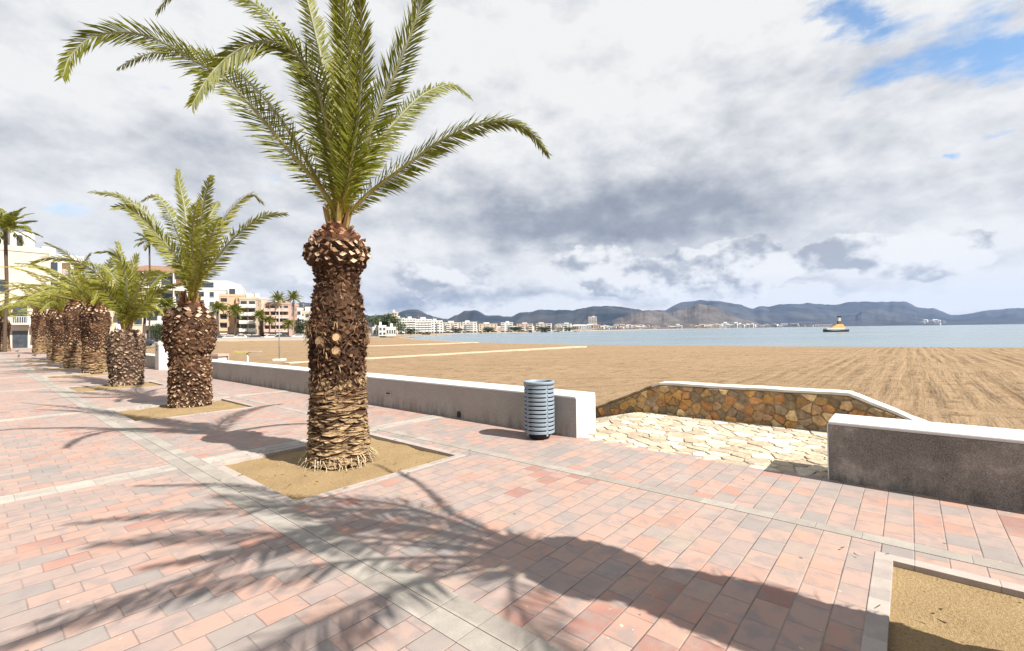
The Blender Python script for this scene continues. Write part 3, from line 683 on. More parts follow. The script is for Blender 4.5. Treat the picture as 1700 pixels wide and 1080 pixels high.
def frond(mb, pts, q, nl=90, ll=.42, lw=.013, face=.0, view=None, rach=.022, vee=.42, young=0.0):
    C, L = catmull(pts, nl); b0 = C[0]; o = (C[-1] - b0); o.z = 0
    if o.length < .05: o = Vector((q.uniform(-1, 1), q.uniform(-1, 1), 0))
    o.normalize(); s0 = Vector((0, 0, 1)).cross(o); tw = q.uniform(-.25, .25)
    base = jit(GREEN, q, .15); 
    if young: base = tuple(lerp(base[i], PALE[i], young) for i in range(3))
    # rachis
    ring = []; cols = []
    frames = []
    prevs = None
    for i, p in enumerate(C):
        t = (C[min(i+1, nl)] - C[max(i-1, 0)]).normalized()
        s = s0 - t * s0.dot(t)
        if view is not None and face:
            sv = t.cross((p - view).normalized())
            if prevs is None and sv.dot(s) < 0: face = -face
            s = s.normalized() * (1 - abs(face)) + sv.normalized() * face
            s = s - t * s.dot(t)
        s.normalize()
        if prevs is not None and s.dot(prevs) < 0: s = -s
        prevs = s; nrm = s.cross(t).normalized()
        if nrm.z < 0 and i < nl * .4 and not face: nrm = -nrm
        s = (s * math.cos(tw) + nrm * math.sin(tw)).normalized(); nrm = (nrm - s * nrm.dot(s)).normalized()
        frames.append((p, t, s, nrm))
    idx = []
    for i, (p, t, s, nn) in enumerate(frames):
        if i % 3 and i != nl: continue
        f = i / nl; r = rach * (1 - f) ** .8 * (1.9 if f < .03 else 1) + .0025
        mb.col = tuple(lerp(YEL[k], (.30,.30,.16)[k], min(1, f * 2.2)) for k in range(3))
        idx.append([mb.vert(p + s * r * math.cos(a) * 1.25 + nn * r * math.sin(a) * .8) for a in (0, 1.257, 2.513, 3.77, 5.027)])
    for a, b in zip(idx, idx[1:]):
        for k in range(5): mb.face(a[k], a[(k+1) % 5], b[(k+1) % 5], b[k])
    for i, (p, t, s, nn) in enumerate(frames):
        f = i / nl
        if f < .035: continue
        for sg in (-1, 1):
            if q.random() < .03: continue
            prof = min(1, (f / .22) ** .8) if f < .22 else (1 - ((f - .22) / .78) ** 2.2 * .62)
            l = ll * prof * q.uniform(.82, 1.12); w = lw * q.uniform(.8, 1.2) * (.6 + .4 * prof)
            ang = lerp(1.10, .42, f ** 1.1) + q.uniform(-.16, .16); v = vee * q.uniform(.1, 2.2) * (1.2 - .5 * f)
            d = (t * math.cos(ang) + (s * sg * math.cos(v) + nn * math.sin(v)) * math.sin(ang)).normalized()
            d2 = (d + Vector((0, 0, -1)) * q.uniform(.02, .30) + t * .12).normalized()
            wd = d.cross(nn); wd = (wd.normalized() if wd.length > .05 else t) 
            wd = (wd * math.cos(.5) + nn * math.sin(.5) * sg).normalized() * w
            p0 = p + s * sg * rach * .8 * (1 - f); p1 = p0 + d * l * .55; p2 = p1 + d2 * l * .45
            c = jit(base, q, .28); 
            if q.random() < .05: c = jit(PALE, q)
            if f < .12: c = tuple(lerp(YEL[k], c[k], f / .12) for k in range(3))
            mb.col = c
            a, b = mb.vert(p0 - wd * .5), mb.vert(p0 + wd * .5); e, g = mb.vert(p1 + wd), mb.vert(p1 - wd)
            mb.col = tuple(lerp(c[k], PALE[k], .35) for k in range(3)); h = mb.vert(p2)
            mb.face(a, b, e, g); mb.face(g, e, h)
def gen_frond_pts(q, az, e0, L, droop, wind=(0, 0)):
    p = Vector((math.cos(az) * .10, math.sin(az) * .10, 0)); pts = [p.copy()]; n = 7
    for k in range(n):
        f = (k + .5) / n; e = e0 - droop * f ** 1.6
        d = Vector((math.cos(az) * math.cos(e), math.sin(az) * math.cos(e), math.sin(e))) + Vector((wind[0], wind[1], 0)) * f
        p = p + d.normalized() * (L / n); pts.append(p.copy())
    return pts
def boss(mb, r, h, q):                                              # sheath of young yellow petioles at the growing point
    for k in range(26):
        a = q.uniform(0, 6.283); rr = r * math.sqrt(q.random()); p = Vector((rr * math.cos(a), rr * math.sin(a), -.06)); d = Vector((math.cos(a) * .28, math.sin(a) * .28, 1)).normalized()
        mb.col = jit((.30,.22,.06) if q.random() < .6 else (.16,.07,.03), q)
        mb.tube([p, p + d * h * .5, p + d * h * q.uniform(.8, 1.1)], [.035, .026, .012], 5)
MAIN_PROF = [(z, r * .94) for z, r in [(-.05,.42),(.06,.415),(.22,.392),(.5,.372),(.95,.35),(1.3,.358),(1.54,.365),(1.66,.385),(1.74,.36),(1.83,.345),(1.98,.325),(2.12,.29),(2.22,.272),(2.34,.282),(2.44,.33),(2.55,.392),(2.66,.39),(2.74,.34),(2.82,.24),(2.88,.17),(2.95,.13)]]
def px_fronds(base_px, base_dep, origin, lists):
    out = []
    for pl, td, kw in lists:
        n = len(pl); P = []
        for i, (x, y) in enumerate(pl):
            f = (i + 1) / n; dep = lerp(base_dep, td, f ** 1.2); P.append(D(x, y, dep) - origin)
        b = D(*base_px, base_dep) - origin; P0 = b.lerp(P[0], .05); P0.z = b.z
        out.append(([P0] + P, kw))
    return out
PALM_GROUP = 'stout palms in square soil beds along the promenade'
def palm(label, base, prof, seed, fronds=None, grown=None, nl=90, ll=.42, lw=.013, rach=.022, trunk_kw={}, view=None, yb=0.0):
    t = thing('palm_tree', label, 'palm tree', base, 0, PALM_GROUP); q = random.Random(seed)
    build('trunk', trunk_mesh(prof, seed, **trunk_kw), MT['bark'], t)
    H = prof[-1][0]; mb = MB(); boss(mb, prof[-1][1] * .8, .34, q); build('crown_shaft', mb, MT['leaf'], t, loc=(0, 0, H))
    for P, kw in (fronds or []):
        mb = MB(); frond(mb, P, q, nl=kw.get('nl', nl), ll=kw.get('ll', ll), lw=lw, rach=rach, face=kw.get('face', .6), view=view, vee=kw.get('vee', .42), young=kw.get('young', 0) + yb); build('frond', mb, MT['leaf'], t)
    for P in (grown or []):
        mb = MB(); frond(mb, [p + Vector((0, 0, H - .05)) for p in P], q, nl=nl, ll=ll, lw=lw, rach=rach); build('frond', mb, MT['leaf'], t)
    return t
def crop4(pts): return [(60 + x / 1.932, y / 1.932) for x, y in pts]
def crop5(pts): return [(140 + x / 4.153, 260 + y / 4.153) for x, y in pts]
b1 = G(563, 763)
F1 = [(crop4([(925,620),(800,470),(620,265),(500,190),(390,128),(280,103),(180,118),(110,180),(85,245)]), 5.0, dict(face=.75)),
      (crop4([(968,600),(925,370),(885,240),(810,152),(720,132),(625,175),(550,250),(500,335)]), 4.6, dict(face=.85, ll=.33)),
      (crop4([(1015,570),(1100,350),(1170,190),(1240,0),(1275,-110),(1300,-170)]), 5.2, dict(face=.75)),
      (crop4([(1035,650),(1090,600),(1200,520),(1290,455),(1400,405),(1500,388),(1580,420),(1640,490)]), 6.0, dict(face=.55, ll=.29)),
      (crop4([(1010,600),(1075,480),(1150,390),(1230,310),(1300,275),(1345,272),(1390,305)]), 7.6, dict(face=.5)),
      (crop4([(980,600),(985,400),(985,200),(975,0),(955,-150),(930,-230)]), 5.6, dict(face=.55, young=.4, ll=.30)),
      (crop4([(965,600),(935,300),(890,80),(850,-60),(790,-170)]), 6.2, dict(face=.7, young=.2)),
      (crop4([(950,600),(885,300),(800,110),(700,10),(560,-50),(450,-30),(390,30)]), 6.8, dict(face=.6)),
      (crop4([(930,630),(830,450),(720,300),(600,200),(470,155),(350,175),(265,215)]), 8.0, dict(face=.6)),
      (crop4([(1000,600),(1030,400),(1045,200),(1040,20),(1010,-120)]), 4.8, dict(face=.5, ll=.28)),
      (crop4([(990,600),(1010,350),(1000,120),(960,-60),(900,-220),(820,-300)]), 4.6, dict(face=.6))]
palm('tallest stout palm in the nearest soil bed, brown trunk before the long sea wall', b1, MAIN_PROF, 11,
     fronds=px_fronds((563, 366), b1.y, b1, F1), nl=200, ll=.345, lw=.0105, view=CAM - b1, trunk_kw=dict(pine=.825, straw=.31, dens=1.12, fib=1.3))
b2 = G(316, 671.5)
P2 = [(-.05,.44),(.3,.42),(.8,.425),(1.1,.41),(1.17,.40),(1.24,.47),(1.5,.52),(1.75,.54),(1.95,.51),(2.08,.42),(2.18,.31),(2.25,.24),(2.31,.19)]
F2 = [(crop5([(700,800),(610,660),(520,560),(390,420),(290,350),(205,348)]), 9.6, dict(face=.7)),
      (crop5([(715,780),(620,680),(450,420),(330,320),(230,260),(55,240)]), 10.8, dict(face=.6)),
      (crop5([(735,780),(690,660),(620,470),(560,345),(480,265),(395,300)]), 12.4, dict(face=.5)),
      (crop5([(745,750),(720,600),(690,350),(655,180),(645,95)]), 11.2, dict(face=.5)),
      (crop5([(760,750),(790,580),(820,350),(855,190),(880,130)]), 9.4, dict(face=.7)),
      (crop5([(790,800),(870,640),(960,440),(1050,330),(1150,260),(1225,310)]), 11.4, dict(face=.6, young=.4)),
      (crop5([(800,850),(870,760),(1000,590),(1150,460),(1270,400),(1385,392)]), 10.0, dict(face=.5)),
      (crop5([(765,760),(800,560),(860,420),(910,330),(930,310)]), 13.0, dict(face=.5)),
      (crop5([(750,760),(740,560),(760,380),(800,300)]), 9.0, dict(face=.6, young=.4)),
      (crop5([(780,800),(850,620),(900,480),(930,420)]), 9.2, dict(face=.6, young=.3))]
palm('second palm along the row, bulging brown trunk with spreading fronds and clear sky round it', b2, P2, 23,
     fronds=px_fronds((318, 494), b2.y, b2, F2), nl=105, ll=.34, lw=.014, view=CAM - b2, yb=.3, trunk_kw=dict(dens=.78, pine=.86, straw=.0, fib=.6, hi=.22, roots=60, tanlow=.75))
b3 = G(210, 637.5)
def crop1(pts): return [(x / 3.177, 340 + y / 3.177) for x, y in pts]
P3 = [(-.05,.47),(.25,.455),(.7,.49),(1.2,.52),(1.5,.50),(1.68,.40),(1.78,.26),(1.85,.16)]
F3 = [(crop1([(645,560),(590,450),(490,345),(390,290),(270,278),(170,300)]), 13.5, dict(face=.6)),
      (crop1([(665,540),(670,430),(650,320),(590,250),(520,245)]), 14.2, dict(face=.5)),
      (crop1([(680,560),(720,470),(770,370),(830,345),(880,365)]), 14.0, dict(face=.4)),
      (crop1([(690,590),(750,500),(810,410),(865,360),(880,370)]), 16.0, dict(face=.4)),
      (crop1([(690,600),(760,520),(840,440),(950,415)]), 15.4, dict(face=.4)),
      (crop1([(660,520),(665,400),(640,280),(620,200)]), 16.4, dict(face=.6)),
      (crop1([(650,540),(620,420),(560,340),(450,300)]), 16.5, dict(face=.6)),
      (crop1([(670,540),(690,420),(700,330),(720,270)]), 15.2, dict(face=.6, young=.4)),
      (crop1([(655,560),(600,500),(540,440),(470,420)]), 14.0, dict(face=.6))]
palm('shortest palm of the row, pale stubby trunk before the dark tall ones', b3, P3, 31,
     fronds=px_fronds((211, 545), b3.y, b3, F3), nl=76, ll=.44, lw=.019, rach=.03, view=CAM - b3, yb=.35, trunk_kw=dict(dens=.66, pine=.86, straw=.0, fib=.5, grey=.3, hi=.5, roots=90, tanlow=.6))
# the palm in the bed at the lower right: just outside the picture, its shadow falls across it
q = random.Random(52); b0 = L2W(3.08, -.95)
SHD = Vector((-sd.x, -sd.y, 0)) / sd.z
def from_shadow(lst):                                              # fronds worked out from the shadows they throw on the paving
    return [G(x, y) - SHD * z + Vector((0, 0, z)) - b0 for x, y, z in lst]
H0 = MAIN_PROF[-1][0] * 1.04; root = Vector((0, 0, H0 - .05))
SF = [([(640,868,3.75),(500,880,3.75),(300,960,3.55),(60,1030,3.0)], .42), ([(700,850,3.9),(600,846,4.15),(480,840,4.35),(300,850,4.45),(120,868,4.25)], .36), ([(690,845,4.0),(600,830,4.4),(480,822,4.7),(370,805,4.8),(230,806,4.6)], .22),
      ([(770,862,3.8),(740,845,4.1),(690,800,4.6),(625,768,4.9)], .10), ([(680,872,3.7),(560,872,3.85),(420,905,3.75),(300,930,3.6)], .36)]
grown0 = [([root] + from_shadow(l), ll) for l, ll in SF]
for a, e, L, dr in ((180,78,2.6,30),(205,70,2.8,60),(225,58,3.0,75),(250,48,3.0,75),(275,60,3.0,70),(300,50,2.8,70),(325,62,2.6,70),(240,75,2.8,45)):
    grown0.append(([p + root for p in gen_frond_pts(q, R_(a), R_(e), L, R_(dr))], .40))
gp0 = [(P, dict(face=0, ll=ll)) for P, ll in grown0]
palm('stout palm in the corner soil bed at the lower right', b0, [(z * 1.04, r * .98) for z, r in MAIN_PROF], 41, fronds=gp0, nl=90, ll=.42, lw=.013, trunk_kw=dict(pine=.80, straw=.36, fib=.6))
# farther palms of the row: two crowns and two trunks shared between them
def far_palm(seed, prof, wind=(-.35, 0)):
    q = random.Random(seed); t = thing('palm_tree', 'palm', 'palm tree', (0, 0, 0), 0, PALM_GROUP)
    build('trunk', trunk_mesh(prof, seed, dens=.72, pine=.84, straw=.30, fib=.35, hi=.3, roots=60, tanlow=.5), MT['bark'], t)
    mb = MB(); boss(mb, .18, .4, q); n = 22
    for k in range(n):
        e = R_(lerp(82, 18, (k / n) ** .8)); frond(mb, gen_frond_pts(q, k * 2.4 + q.uniform(-.2, .2), e, q.uniform(2.6, 3.6), R_(q.uniform(55, 85)), wind), q, nl=50, ll=.42, lw=.023, rach=.03, young=q.uniform(.35, .95))
    build('crown', mb, MT['leaf'], t, loc=(0, 0, prof[-1][0] - .03)); return t
PA = [(-.05,.50),(.4,.47),(1.0,.45),(1.5,.47),(2.0,.54),(2.5,.56),(2.75,.45),(2.9,.28),(3.0,.18)]
PB = [(-.05,.52),(.5,.47),(1.2,.44),(1.7,.43),(2.0,.50),(2.3,.53),(2.6,.44),(2.85,.3),(3.0,.18)]
protos = [far_palm(61, PA), far_palm(67, PB)]
FAR = [(158, 618, 505, .96, 'dark trunked palm just left of the stubby pale one', 0), (125, 609.5, 498, .9, 'slimmer palm behind the dark trunked one, ringed pale trunk', 1), (104, 602, 517, .95, 'short dark palm in the middle of the crowded far group', 0),
       (90, 597, 508, .72, 'thin dark leaning palm squeezed between two thicker trunks', 1), (66, 587, 514, .98, 'broad palm with pale lower trunk at the near edge of the far group', 0), (6, 583, 527, 1.0, 'farthest palm of the row at the left edge of the picture', 1)]
used = set()
for px, py, pt, wsc, lab, k in FAR:
    b = G(px, py); hgt = D(px, pt, b.y).z
    o = protos[k] if k not in used else copy_tree(protos[k]); used.add(k)
    o.location = b; s = hgt / 3.0; w = 1.0 * wsc * (b.y / 20) ** .12
    o.scale = (w, w, s); o.rotation_euler = (0, 0, rnd.uniform(-.5, .5)); o['label'] = lab
    for ch in o.children:
        if ch.name.startswith('crown'): ch.scale = (1.0, 1.0, w / s)

# ------------------------------------------------------------------ tall street palms, trees
def tall_palm(seed, H, r, cr, nfr=26, fan=False, droop=70):
    q = random.Random(seed); t = thing('street_palm', 'palm', 'palm tree', (0, 0, 0))
    mb = MB(); mb.col = (.085,.062,.048); n = 14; pts = []
    for i in range(n + 1): pts.append((.12 * math.sin(i * .5 + seed), .1 * math.cos(i * .4 + seed), H * i / n))
    mb.tube(pts, [r * (1.25 if i == 0 else 1) * (1 + .06 * (i % 2)) * (1.35 if i == n else 1) for i in range(n + 1)], 9); build('trunk', mb, MT['bark'], t)
    mb = MB()
    for k in range(nfr):
        e = R_(lerp(85, -28, k / nfr)); P = gen_frond_pts(q, k * 2.4, e, cr * q.uniform(.85, 1.1), R_(q.uniform(.5, 1) * droop))
        if fan: P = [p * 1 for p in P]
        frond(mb, P, q, nl=26, ll=cr * (.30 if not fan else .42), lw=cr * .022, rach=.05, vee=.2)
    build('crown', mb, MT['leaf'], t, loc=(pts[-1][0], pts[-1][1], H)); return t
SP = 'tall street palms before the flats'
tp = [tall_palm(5, 12, .15, 2.7), tall_palm(9, 7, .2, 2.2, 30, True, 95)]
STREET = [(10, 583, 378, 50, 0, 'tall date palm rising over the cream house at the left edge', 1.0), (249, 566, 400, 85, 0, 'tall dark palm between the stubby palm and the second palm', .9),
          (462, 560, 497, 150, 0, 'tall slim palm by the grey beach pole, first of the two tallest', .85), (488, 560, 496, 155, 0, 'tall slim palm against the dark hill behind the flats', .85),
          (362, 562, 511, 135, 1, 'fan palm before the grey flank of the white flats', .9), (390, 562, 516, 135, 1, 'fan palm before the orange flats', 1), (431, 561, 524, 140, 1, 'fan palm before the plain pink wall', .8),
          (447, 561, 532, 140, 1, 'small yellowish fan palm beside the plain pink wall', .7), (479, 561, 538, 142, 1, 'small fan palm below the two tallest slim palms', .75), (240, 566, 512, 80, 1, 'bushy fan palm in front of the white villa terrace', 1), (276, 566, 508, 86, 1, 'fan palm half hidden by the second palm trunk', 1)]
used = set()
for px, pb, pt, dep, k, lab, w in STREET:
    o = tp[k] if k not in used else copy_tree(tp[k]); used.add(k)
    b = D(px, pb, dep); b.z = -.05; h = D(px, pt, dep).z; H0 = (12, 7)[k]; s = h / H0
    o.location = b; o.scale = (w, w, s); o.rotation_euler = (0, 0, rnd.uniform(0, 6)); o['label'] = lab; o['group'] = SP
    for ch in o.children:
        if ch.name.startswith('crown'): ch.scale = (dep / 110 if dep > 110 else 1,) * 2 + (w / s * (dep / 110 if dep > 110 else 1),)
def leafy_tree(seed, h, w, n=2600, col=(.045,.06,.022)):
    q = random.Random(seed); t = thing('leafy_tree', 'tree', 'tree')
    mb = MB(); mb.col = (.09,.065,.045); mb.tube([(0, 0, 0), (.1, 0, h * .25), (.0, .1, h * .5)], [h * .035, h * .028, h * .015], 8)
    for k in range(6): a = k * 1.05; mb.tube([(0.05, .05, h * .3), (math.cos(a) * w * .2, math.sin(a) * w * .2, h * .55), (math.cos(a) * w * .36, math.sin(a) * w * .36, h * .72)], [h * .016, h * .01, h * .004], 5)
    build('trunk', mb, MT['bark'], t); mb = MB()
    cl = [(Vector((q.gauss(0, w * .2), q.gauss(0, w * .2), h * q.uniform(.32, .86))), q.uniform(.12, .22) * w) for _ in range(22)]
    for k in range(n):
        c, r = q.choice(cl); d = Vector((q.gauss(0, 1), q.gauss(0, 1), q.gauss(0, .8))).normalized(); p = c + d * r * q.uniform(.5, 1.05)
        a = Vector((q.gauss(0, 1), q.gauss(0, 1), q.gauss(0, 1))).normalized(); b = a.orthogonal().normalized(); s = w * q.uniform(.018, .035)
        mb.col = jit(col, q, .5); mb.quad(p - a * s - b * s * .6, p + a * s - b * s * .5, p + a * s * .9 + b * s * .6, p - a * s * .9 + b * s * .5)
    build('crown', mb, MT['leafage'], t); return t
tr = [leafy_tree(2, 12, 14), leafy_tree(4, 7, 8, 1400, (.05,.07,.03))]
TREES = [(640, 556, 519, 215, 0, 'big dark leafy tree right of the near palm trunk', 1.0), (667, 557, 534, 230, 1, 'narrow dark tree between the big tree and white hotel', .55), (682, 556, 544, 240, 1, 'low dark tree before the white hotel', 1), (810, 549.5, 543, 480, 1, 'low dark trees along the far waterfront', 2.4), (855, 549, 542, 500, 1, 'low dark trees along the far waterfront', 2.6), (905, 548.5, 542, 520, 1, 'low dark trees along the far waterfront', 2.6), (760, 550, 544, 440, 1, 'low dark trees along the far waterfront', 2.0),
         (722, 550.5, 543, 420, 1, 'low dark trees along the far waterfront', 1.8), (945, 548, 542, 540, 1, 'low dark trees along the far waterfront', 2.6), (500, 560, 530, 160, 1, 'pale leafy tree hiding the end of the flats', .9), (262, 566, 536, 75, 1, 'dark bush in front of the white villa', .6)]
used = set()
for px, pb, pt, dep, k, lab, w in TREES:
    o = tr[k] if k not in used else copy_tree(tr[k]); used.add(k)
    b = D(px, pb, dep); b.z = -.05; h = D(px, pt, dep).z; s = h / (12, 7)[k]
    o.location = b; o.scale = (s * w if w < 1 else w, s * w if w < 1 else w, s); o.rotation_euler = (0, 0, rnd.uniform(0, 6)); o['label'] = lab; o['group'] = 'leafy trees along the seafront'
# ------------------------------------------------------------------ buildings
def plaster(name, col): return mottled(name, col, .10, .35, .9, .15, 0, fine=.15)
PL = {'white': plaster('white_plaster', (.50,.49,.46)), 'cream': plaster('cream_plaster', (.45,.385,.32)), 'orange': plaster('orange_plaster', (.43,.30,.20)), 'pink': plaster('pink_plaster', (.47,.34,.28)),
      'rose': plaster('rose_plaster', (.40,.27,.22)), 'grey': plaster('grey_plaster', (.32,.33,.34)), 'brown': plaster('brown_tiles', (.20,.12,.08)), 'sand': plaster('sand_plaster', (.40,.33,.25))}
MT['glass'] = mottled('dark_window_glass', (.035,.042,.05), .4, 1.5, .15, .6); MT['shutter'] = mottled('brown_shutter', (.14,.08,.05), .2, 2); MT['rail'] = mottled('white_railing', (.45,.45,.44), .1, 2, .5)
def building(label, pxl, pxr, ytop, dep, deep, yaw, floors, cols, wall, balc='', rail='white', roof='flat', group='buildings along the seafront', name='apartment_building', ground=True, sidewin=True, setback=None):
    """front faces the camera, then turned by yaw; balc: per column b=projecting balcony, l=loggia with dark recess, w=window, x=blank"""
    w = (pxr - pxl) / FPX * dep; c = D((pxl + pxr) / 2, 560, dep); c.z = -.05; h = D((pxl + pxr) / 2, ytop, dep).z + .05
    ang = -math.atan2(c.x, c.y) + R_(yaw); w /= max(.5, math.cos(R_(yaw)))
    t = thing(name, label, 'building', c, ang, group); fh = h / floors; cw = w / cols; x0 = -w / 2
    m = MB(); m.box(x0, 0, 0, -x0, deep, h); build('wall', m, PL[wall], t)
    m = MB()
    for a in ((x0 - .1, -.1, x0 + .25, deep + .1), (-x0 - .25, -.1, -x0 + .1, deep + .1), (x0 + .25, -.1, -x0 - .25, .25), (x0 + .25, deep - .25, -x0 - .25, deep + .1)): m.box(a[0], a[1], h, a[2], a[3], h + .75)
    m.box(x0 - .02, -.02, h + .002, -x0 + .02, deep + .02, h + .3)
    if roof == 'eaves': m = MB(); m.rings([[(x0 - .9, -1.2, h), (-x0 + .9, -1.2, h), (-x0 + .9, deep + .5, h), (x0 - .9, deep + .5, h)], [(x0 - .9, -1.2, h + .25), (-x0 + .9, -1.2, h + .25), (-x0 + .9, deep + .5, h + .25), (x0 - .9, deep + .5, h + .25)], [(x0 + w * .2, deep * .35, h + 2), (-x0 - w * .2, deep * .35, h + 2), (-x0 - w * .2, deep * .6, h + 2), (x0 + w * .2, deep * .6, h + 2)]])
    r = build('roof', m, PL['brown' if roof == 'eaves' else wall], t)
    if roof == 'flat':
        m = MB(); q = random.Random(int(pxl)); sx = q.uniform(.15, .5) * w; m.box(x0 + sx, deep * .3, h, x0 + sx + w * .3, deep * .7, h + 2.3); build('stair_head', m, PL['white'], r)
        m = MB(); m.tube([(x0 + w * .25, deep * .4, h), (x0 + w * .25, deep * .4, h + 3.6)], .05, 5); m.tube([(x0 + w * .25 - .7, deep * .4, h + 3.3), (x0 + w * .25 + .7, deep * .4, h + 3.3)], .035, 5); build('aerial', m, MT['steel'], r)
    for f in range(floors):
        z = f * fh
        for k in range(cols):
            bs = balc if isinstance(balc, str) else balc[min(f, len(balc) - 1)]; kind = bs[k if k < len(bs) else -1] if bs else 'w'
            cx = x0 + (k + .5) * cw
            if f == 0 and ground:
                m = MB(); m.box(cx - cw * .38, -.06, .1, cx + cw * .38, .0, fh * .72); build('shopfront', m, MT['glass'], t)
                if k % 2 == 0: m = MB(); m.rings([[(cx - cw*.42, -.06, fh*.86), (cx + cw*.42, -.06, fh*.86), (cx + cw*.42, -.06, fh*.80), (cx - cw*.42, -.06, fh*.80)], [(cx - cw*.42, -1.7, fh*.66), (cx + cw*.42, -1.7, fh*.66), (cx + cw*.42, -1.7, fh*.60), (cx - cw*.42, -1.7, fh*.60)]]); build('awning', m, PL['white' if (k // 2) % 2 else 'sand'], t)
                continue
            if kind == 'x': continue
            if kind == 'w':
                m = MB(); m.box(cx - min(.6, cw*.3), -.05, z + fh*.3, cx + min(.6, cw*.3), 0, z + fh*.8); wn = build('window', m, MT['glass'], t)
                m = MB(); m.box(cx - min(.7, cw*.34), -.12, z + fh*.26, cx + min(.7, cw*.34), -.0, z + fh*.295); build('sill', m, PL['white'], wn)
            else:
                m = MB(); m.box(cx - cw*.36, -.05, z + fh*.06, cx + cw*.36, 0, z + fh*.82); build('balcony_door', m, MT['glass' if (k + f) % 3 else 'shutter'], t)
                dp = 1.5 if kind == 'b' else 1.1
                m = MB(); m.box(cx - cw*.47, -dp, z - .1, cx + cw*.47, -.055, z + .1)
                if kind == 'l': 
                    for s in (-1, 1): m.box(cx + s*cw*.47 - .1, -dp, z + .1, cx + s*cw*.47 + .1, -.055, z + fh - .1)
                b = build('balcony', m, PL[wall if kind == 'l' else 'white'], t)
                m = MB()
                if rail == 'bars':
                    m.box(cx - cw*.46, -dp + .02, z + 1.0, cx + cw*.46, -dp + .08, z + 1.06)
                    for i in range(9): xx = cx - cw*.46 + cw*.92 * i / 8; m.box(xx - .03, -dp + .03, z + .1, xx + .03, -dp + .07, z + 1.0)
                else:
                    m.box(cx - cw*.46, -dp + .01, z + .1, cx + cw*.46, -dp + .12, z + .95)
                    for s in (-1, 1): m.box(cx + s*cw*.40 - .06, -dp + .12, z + .1, cx + s*cw*.40 + .06, -.06, z + .95)
                build('balustrade', m, MT['rail'] if rail == 'bars' else PL['white' if rail == 'white' else rail], b)
    if sidewin and abs(yaw) > 8:
        s = 1 if yaw < 0 else -1
        for f in range(1, floors):
            for k in range(2):
                yy = deep * (.3 + .4 * k); m = MB(); xx = -x0 if s > 0 else x0
                m.box(min(xx, xx + s*.05), yy - .6, f*fh + fh*.3, max(xx, xx + s*.05), yy + .6, f*fh + fh*.78); build('window', m, MT['glass'], t)
    if setback:
        m = MB(); m.box(x0 + w*setback[0], 1.5, h + .3, x0 + w*setback[1], deep - 1, h + 3.2); tpb = build('penthouse', m, PL['white'], t)
        m = MB(); m.box(x0 + w*(setback[0] + .06), 1.44, h + .7, x0 + w*(setback[0]*.5 + setback[1]*.5), 1.5, h + 2.6); build('window', m, MT['glass'], tpb)
    return t
building('cream house with white balcony railing closing the promenade at the far left', -60, 58, 414, 66, 12, 4, 4, 5, 'cream', ['xxxxx', 'wwxbb', 'xxwxx', 'xxxxx'], 'bars', setback=(.62, .86))
building('white house with flat parapet behind the crowded palm crowns', 72, 128, 430, 74, 12, 6, 5, 4, 'white', 'bwbw', 'bars')
building('plain cream house between the crowded palms and the white villa', 130, 228, 470, 88, 12, 0, 4, 5, 'sand', 'wbwbw', 'white')
building('white villa with brown eaves and deep shaded terraces', 226, 304, 452, 100, 14, -8, 4, 4, 'white', 'lbbl', 'white', 'eaves')
building('white flats with a grey flank and one loggia above the second palm trunk', 328, 376, 481, 150, 16, -20, 5, 3, 'white', 'lwx', 'white', setback=(.1, .9))
building('orange flats with dark deep loggias', 368, 404, 492, 146, 14, -6, 5, 3, 'orange', 'lxl', 'orange', setback=(.3, .9))
building('narrow flats with a stack of rounded white balconies', 400, 424, 497, 143, 13, -10, 5, 2, 'sand', 'bb', 'white')
building('flats with a tall plain pink side wall', 422, 444, 497, 152, 16, 8, 5, 2, 'pink', 'xx', 'white', sidewin=False)
building('rose flats with rows of dark balconies under the tall palms', 442, 478, 505, 150, 14, -14, 5, 4, 'rose', 'llbb', 'pink')
building('low white flats at the end of the row by the near palm trunk', 474, 500, 514, 162, 14, -6, 4, 3, 'white', 'wbw', 'white')
building('pale flats half hidden by the near palm trunk', 498, 532, 519, 165, 12, 4, 4, 4, 'sand', 'bwbw', 'white')
for lab, a, b_, y, dep, fl, cl, wl, bc in (('low white beach house left of the big dark tree', 619, 631, 545, 205, 1, 2, 'white', 'ww'), ('small square white beach pavilion before the big tree', 629, 641, 542.5, 200, 2, 2, 'white', 'ww'), ('long low white beach house with columns', 642, 657, 545, 205, 1, 4, 'white', 'wwww'),
    ('slim cream block rising behind the big dark tree', 651, 659, 519, 330, 8, 2, 'cream', 'ww'), ('stepped white flats behind the narrow dark tree', 658, 672, 529, 340, 6, 3, 'white', 'wbw'), ('white hotel with pink loggias', 670, 690, 530, 350, 6, 4, 'white', 'blbb'),
    ('wide white hotel with long striped balconies', 689, 717, 531, 355, 6, 5, 'white', 'bbbbb'), ('white flats right of the striped hotel', 716, 735, 533, 400, 5, 4, 'white', 'bwbw'), ('long cream flats on the far waterfront', 735, 766, 536, 470, 5, 5, 'cream', 'wbwbw'),
    ('white flats in the middle of the far waterfront', 768, 792, 535, 500, 5, 4, 'white', 'wbbw'), ('low sandy block of the far waterfront', 795, 826, 538, 520, 4, 5, 'sand', 'wwbww'), ('white far waterfront block with a flat roof', 832, 852, 536, 540, 5, 3, 'white', 'bwb'), ('pink far waterfront block', 858, 884, 538, 560, 4, 4, 'pink', 'wbwb'), ('cream far waterfront block before the bay', 890, 915, 537.5, 580, 4, 4, 'cream', 'bwwb'), ('last white block of the far waterfront', 925, 948, 538, 600, 4, 4, 'white', 'wbbw')):
    building(lab, a, b_, y, dep, 12, rnd.uniform(-7, 7), fl, cl, wl, bc, ground=fl > 2, sidewin=False, group='white buildings on the far side of the beach')
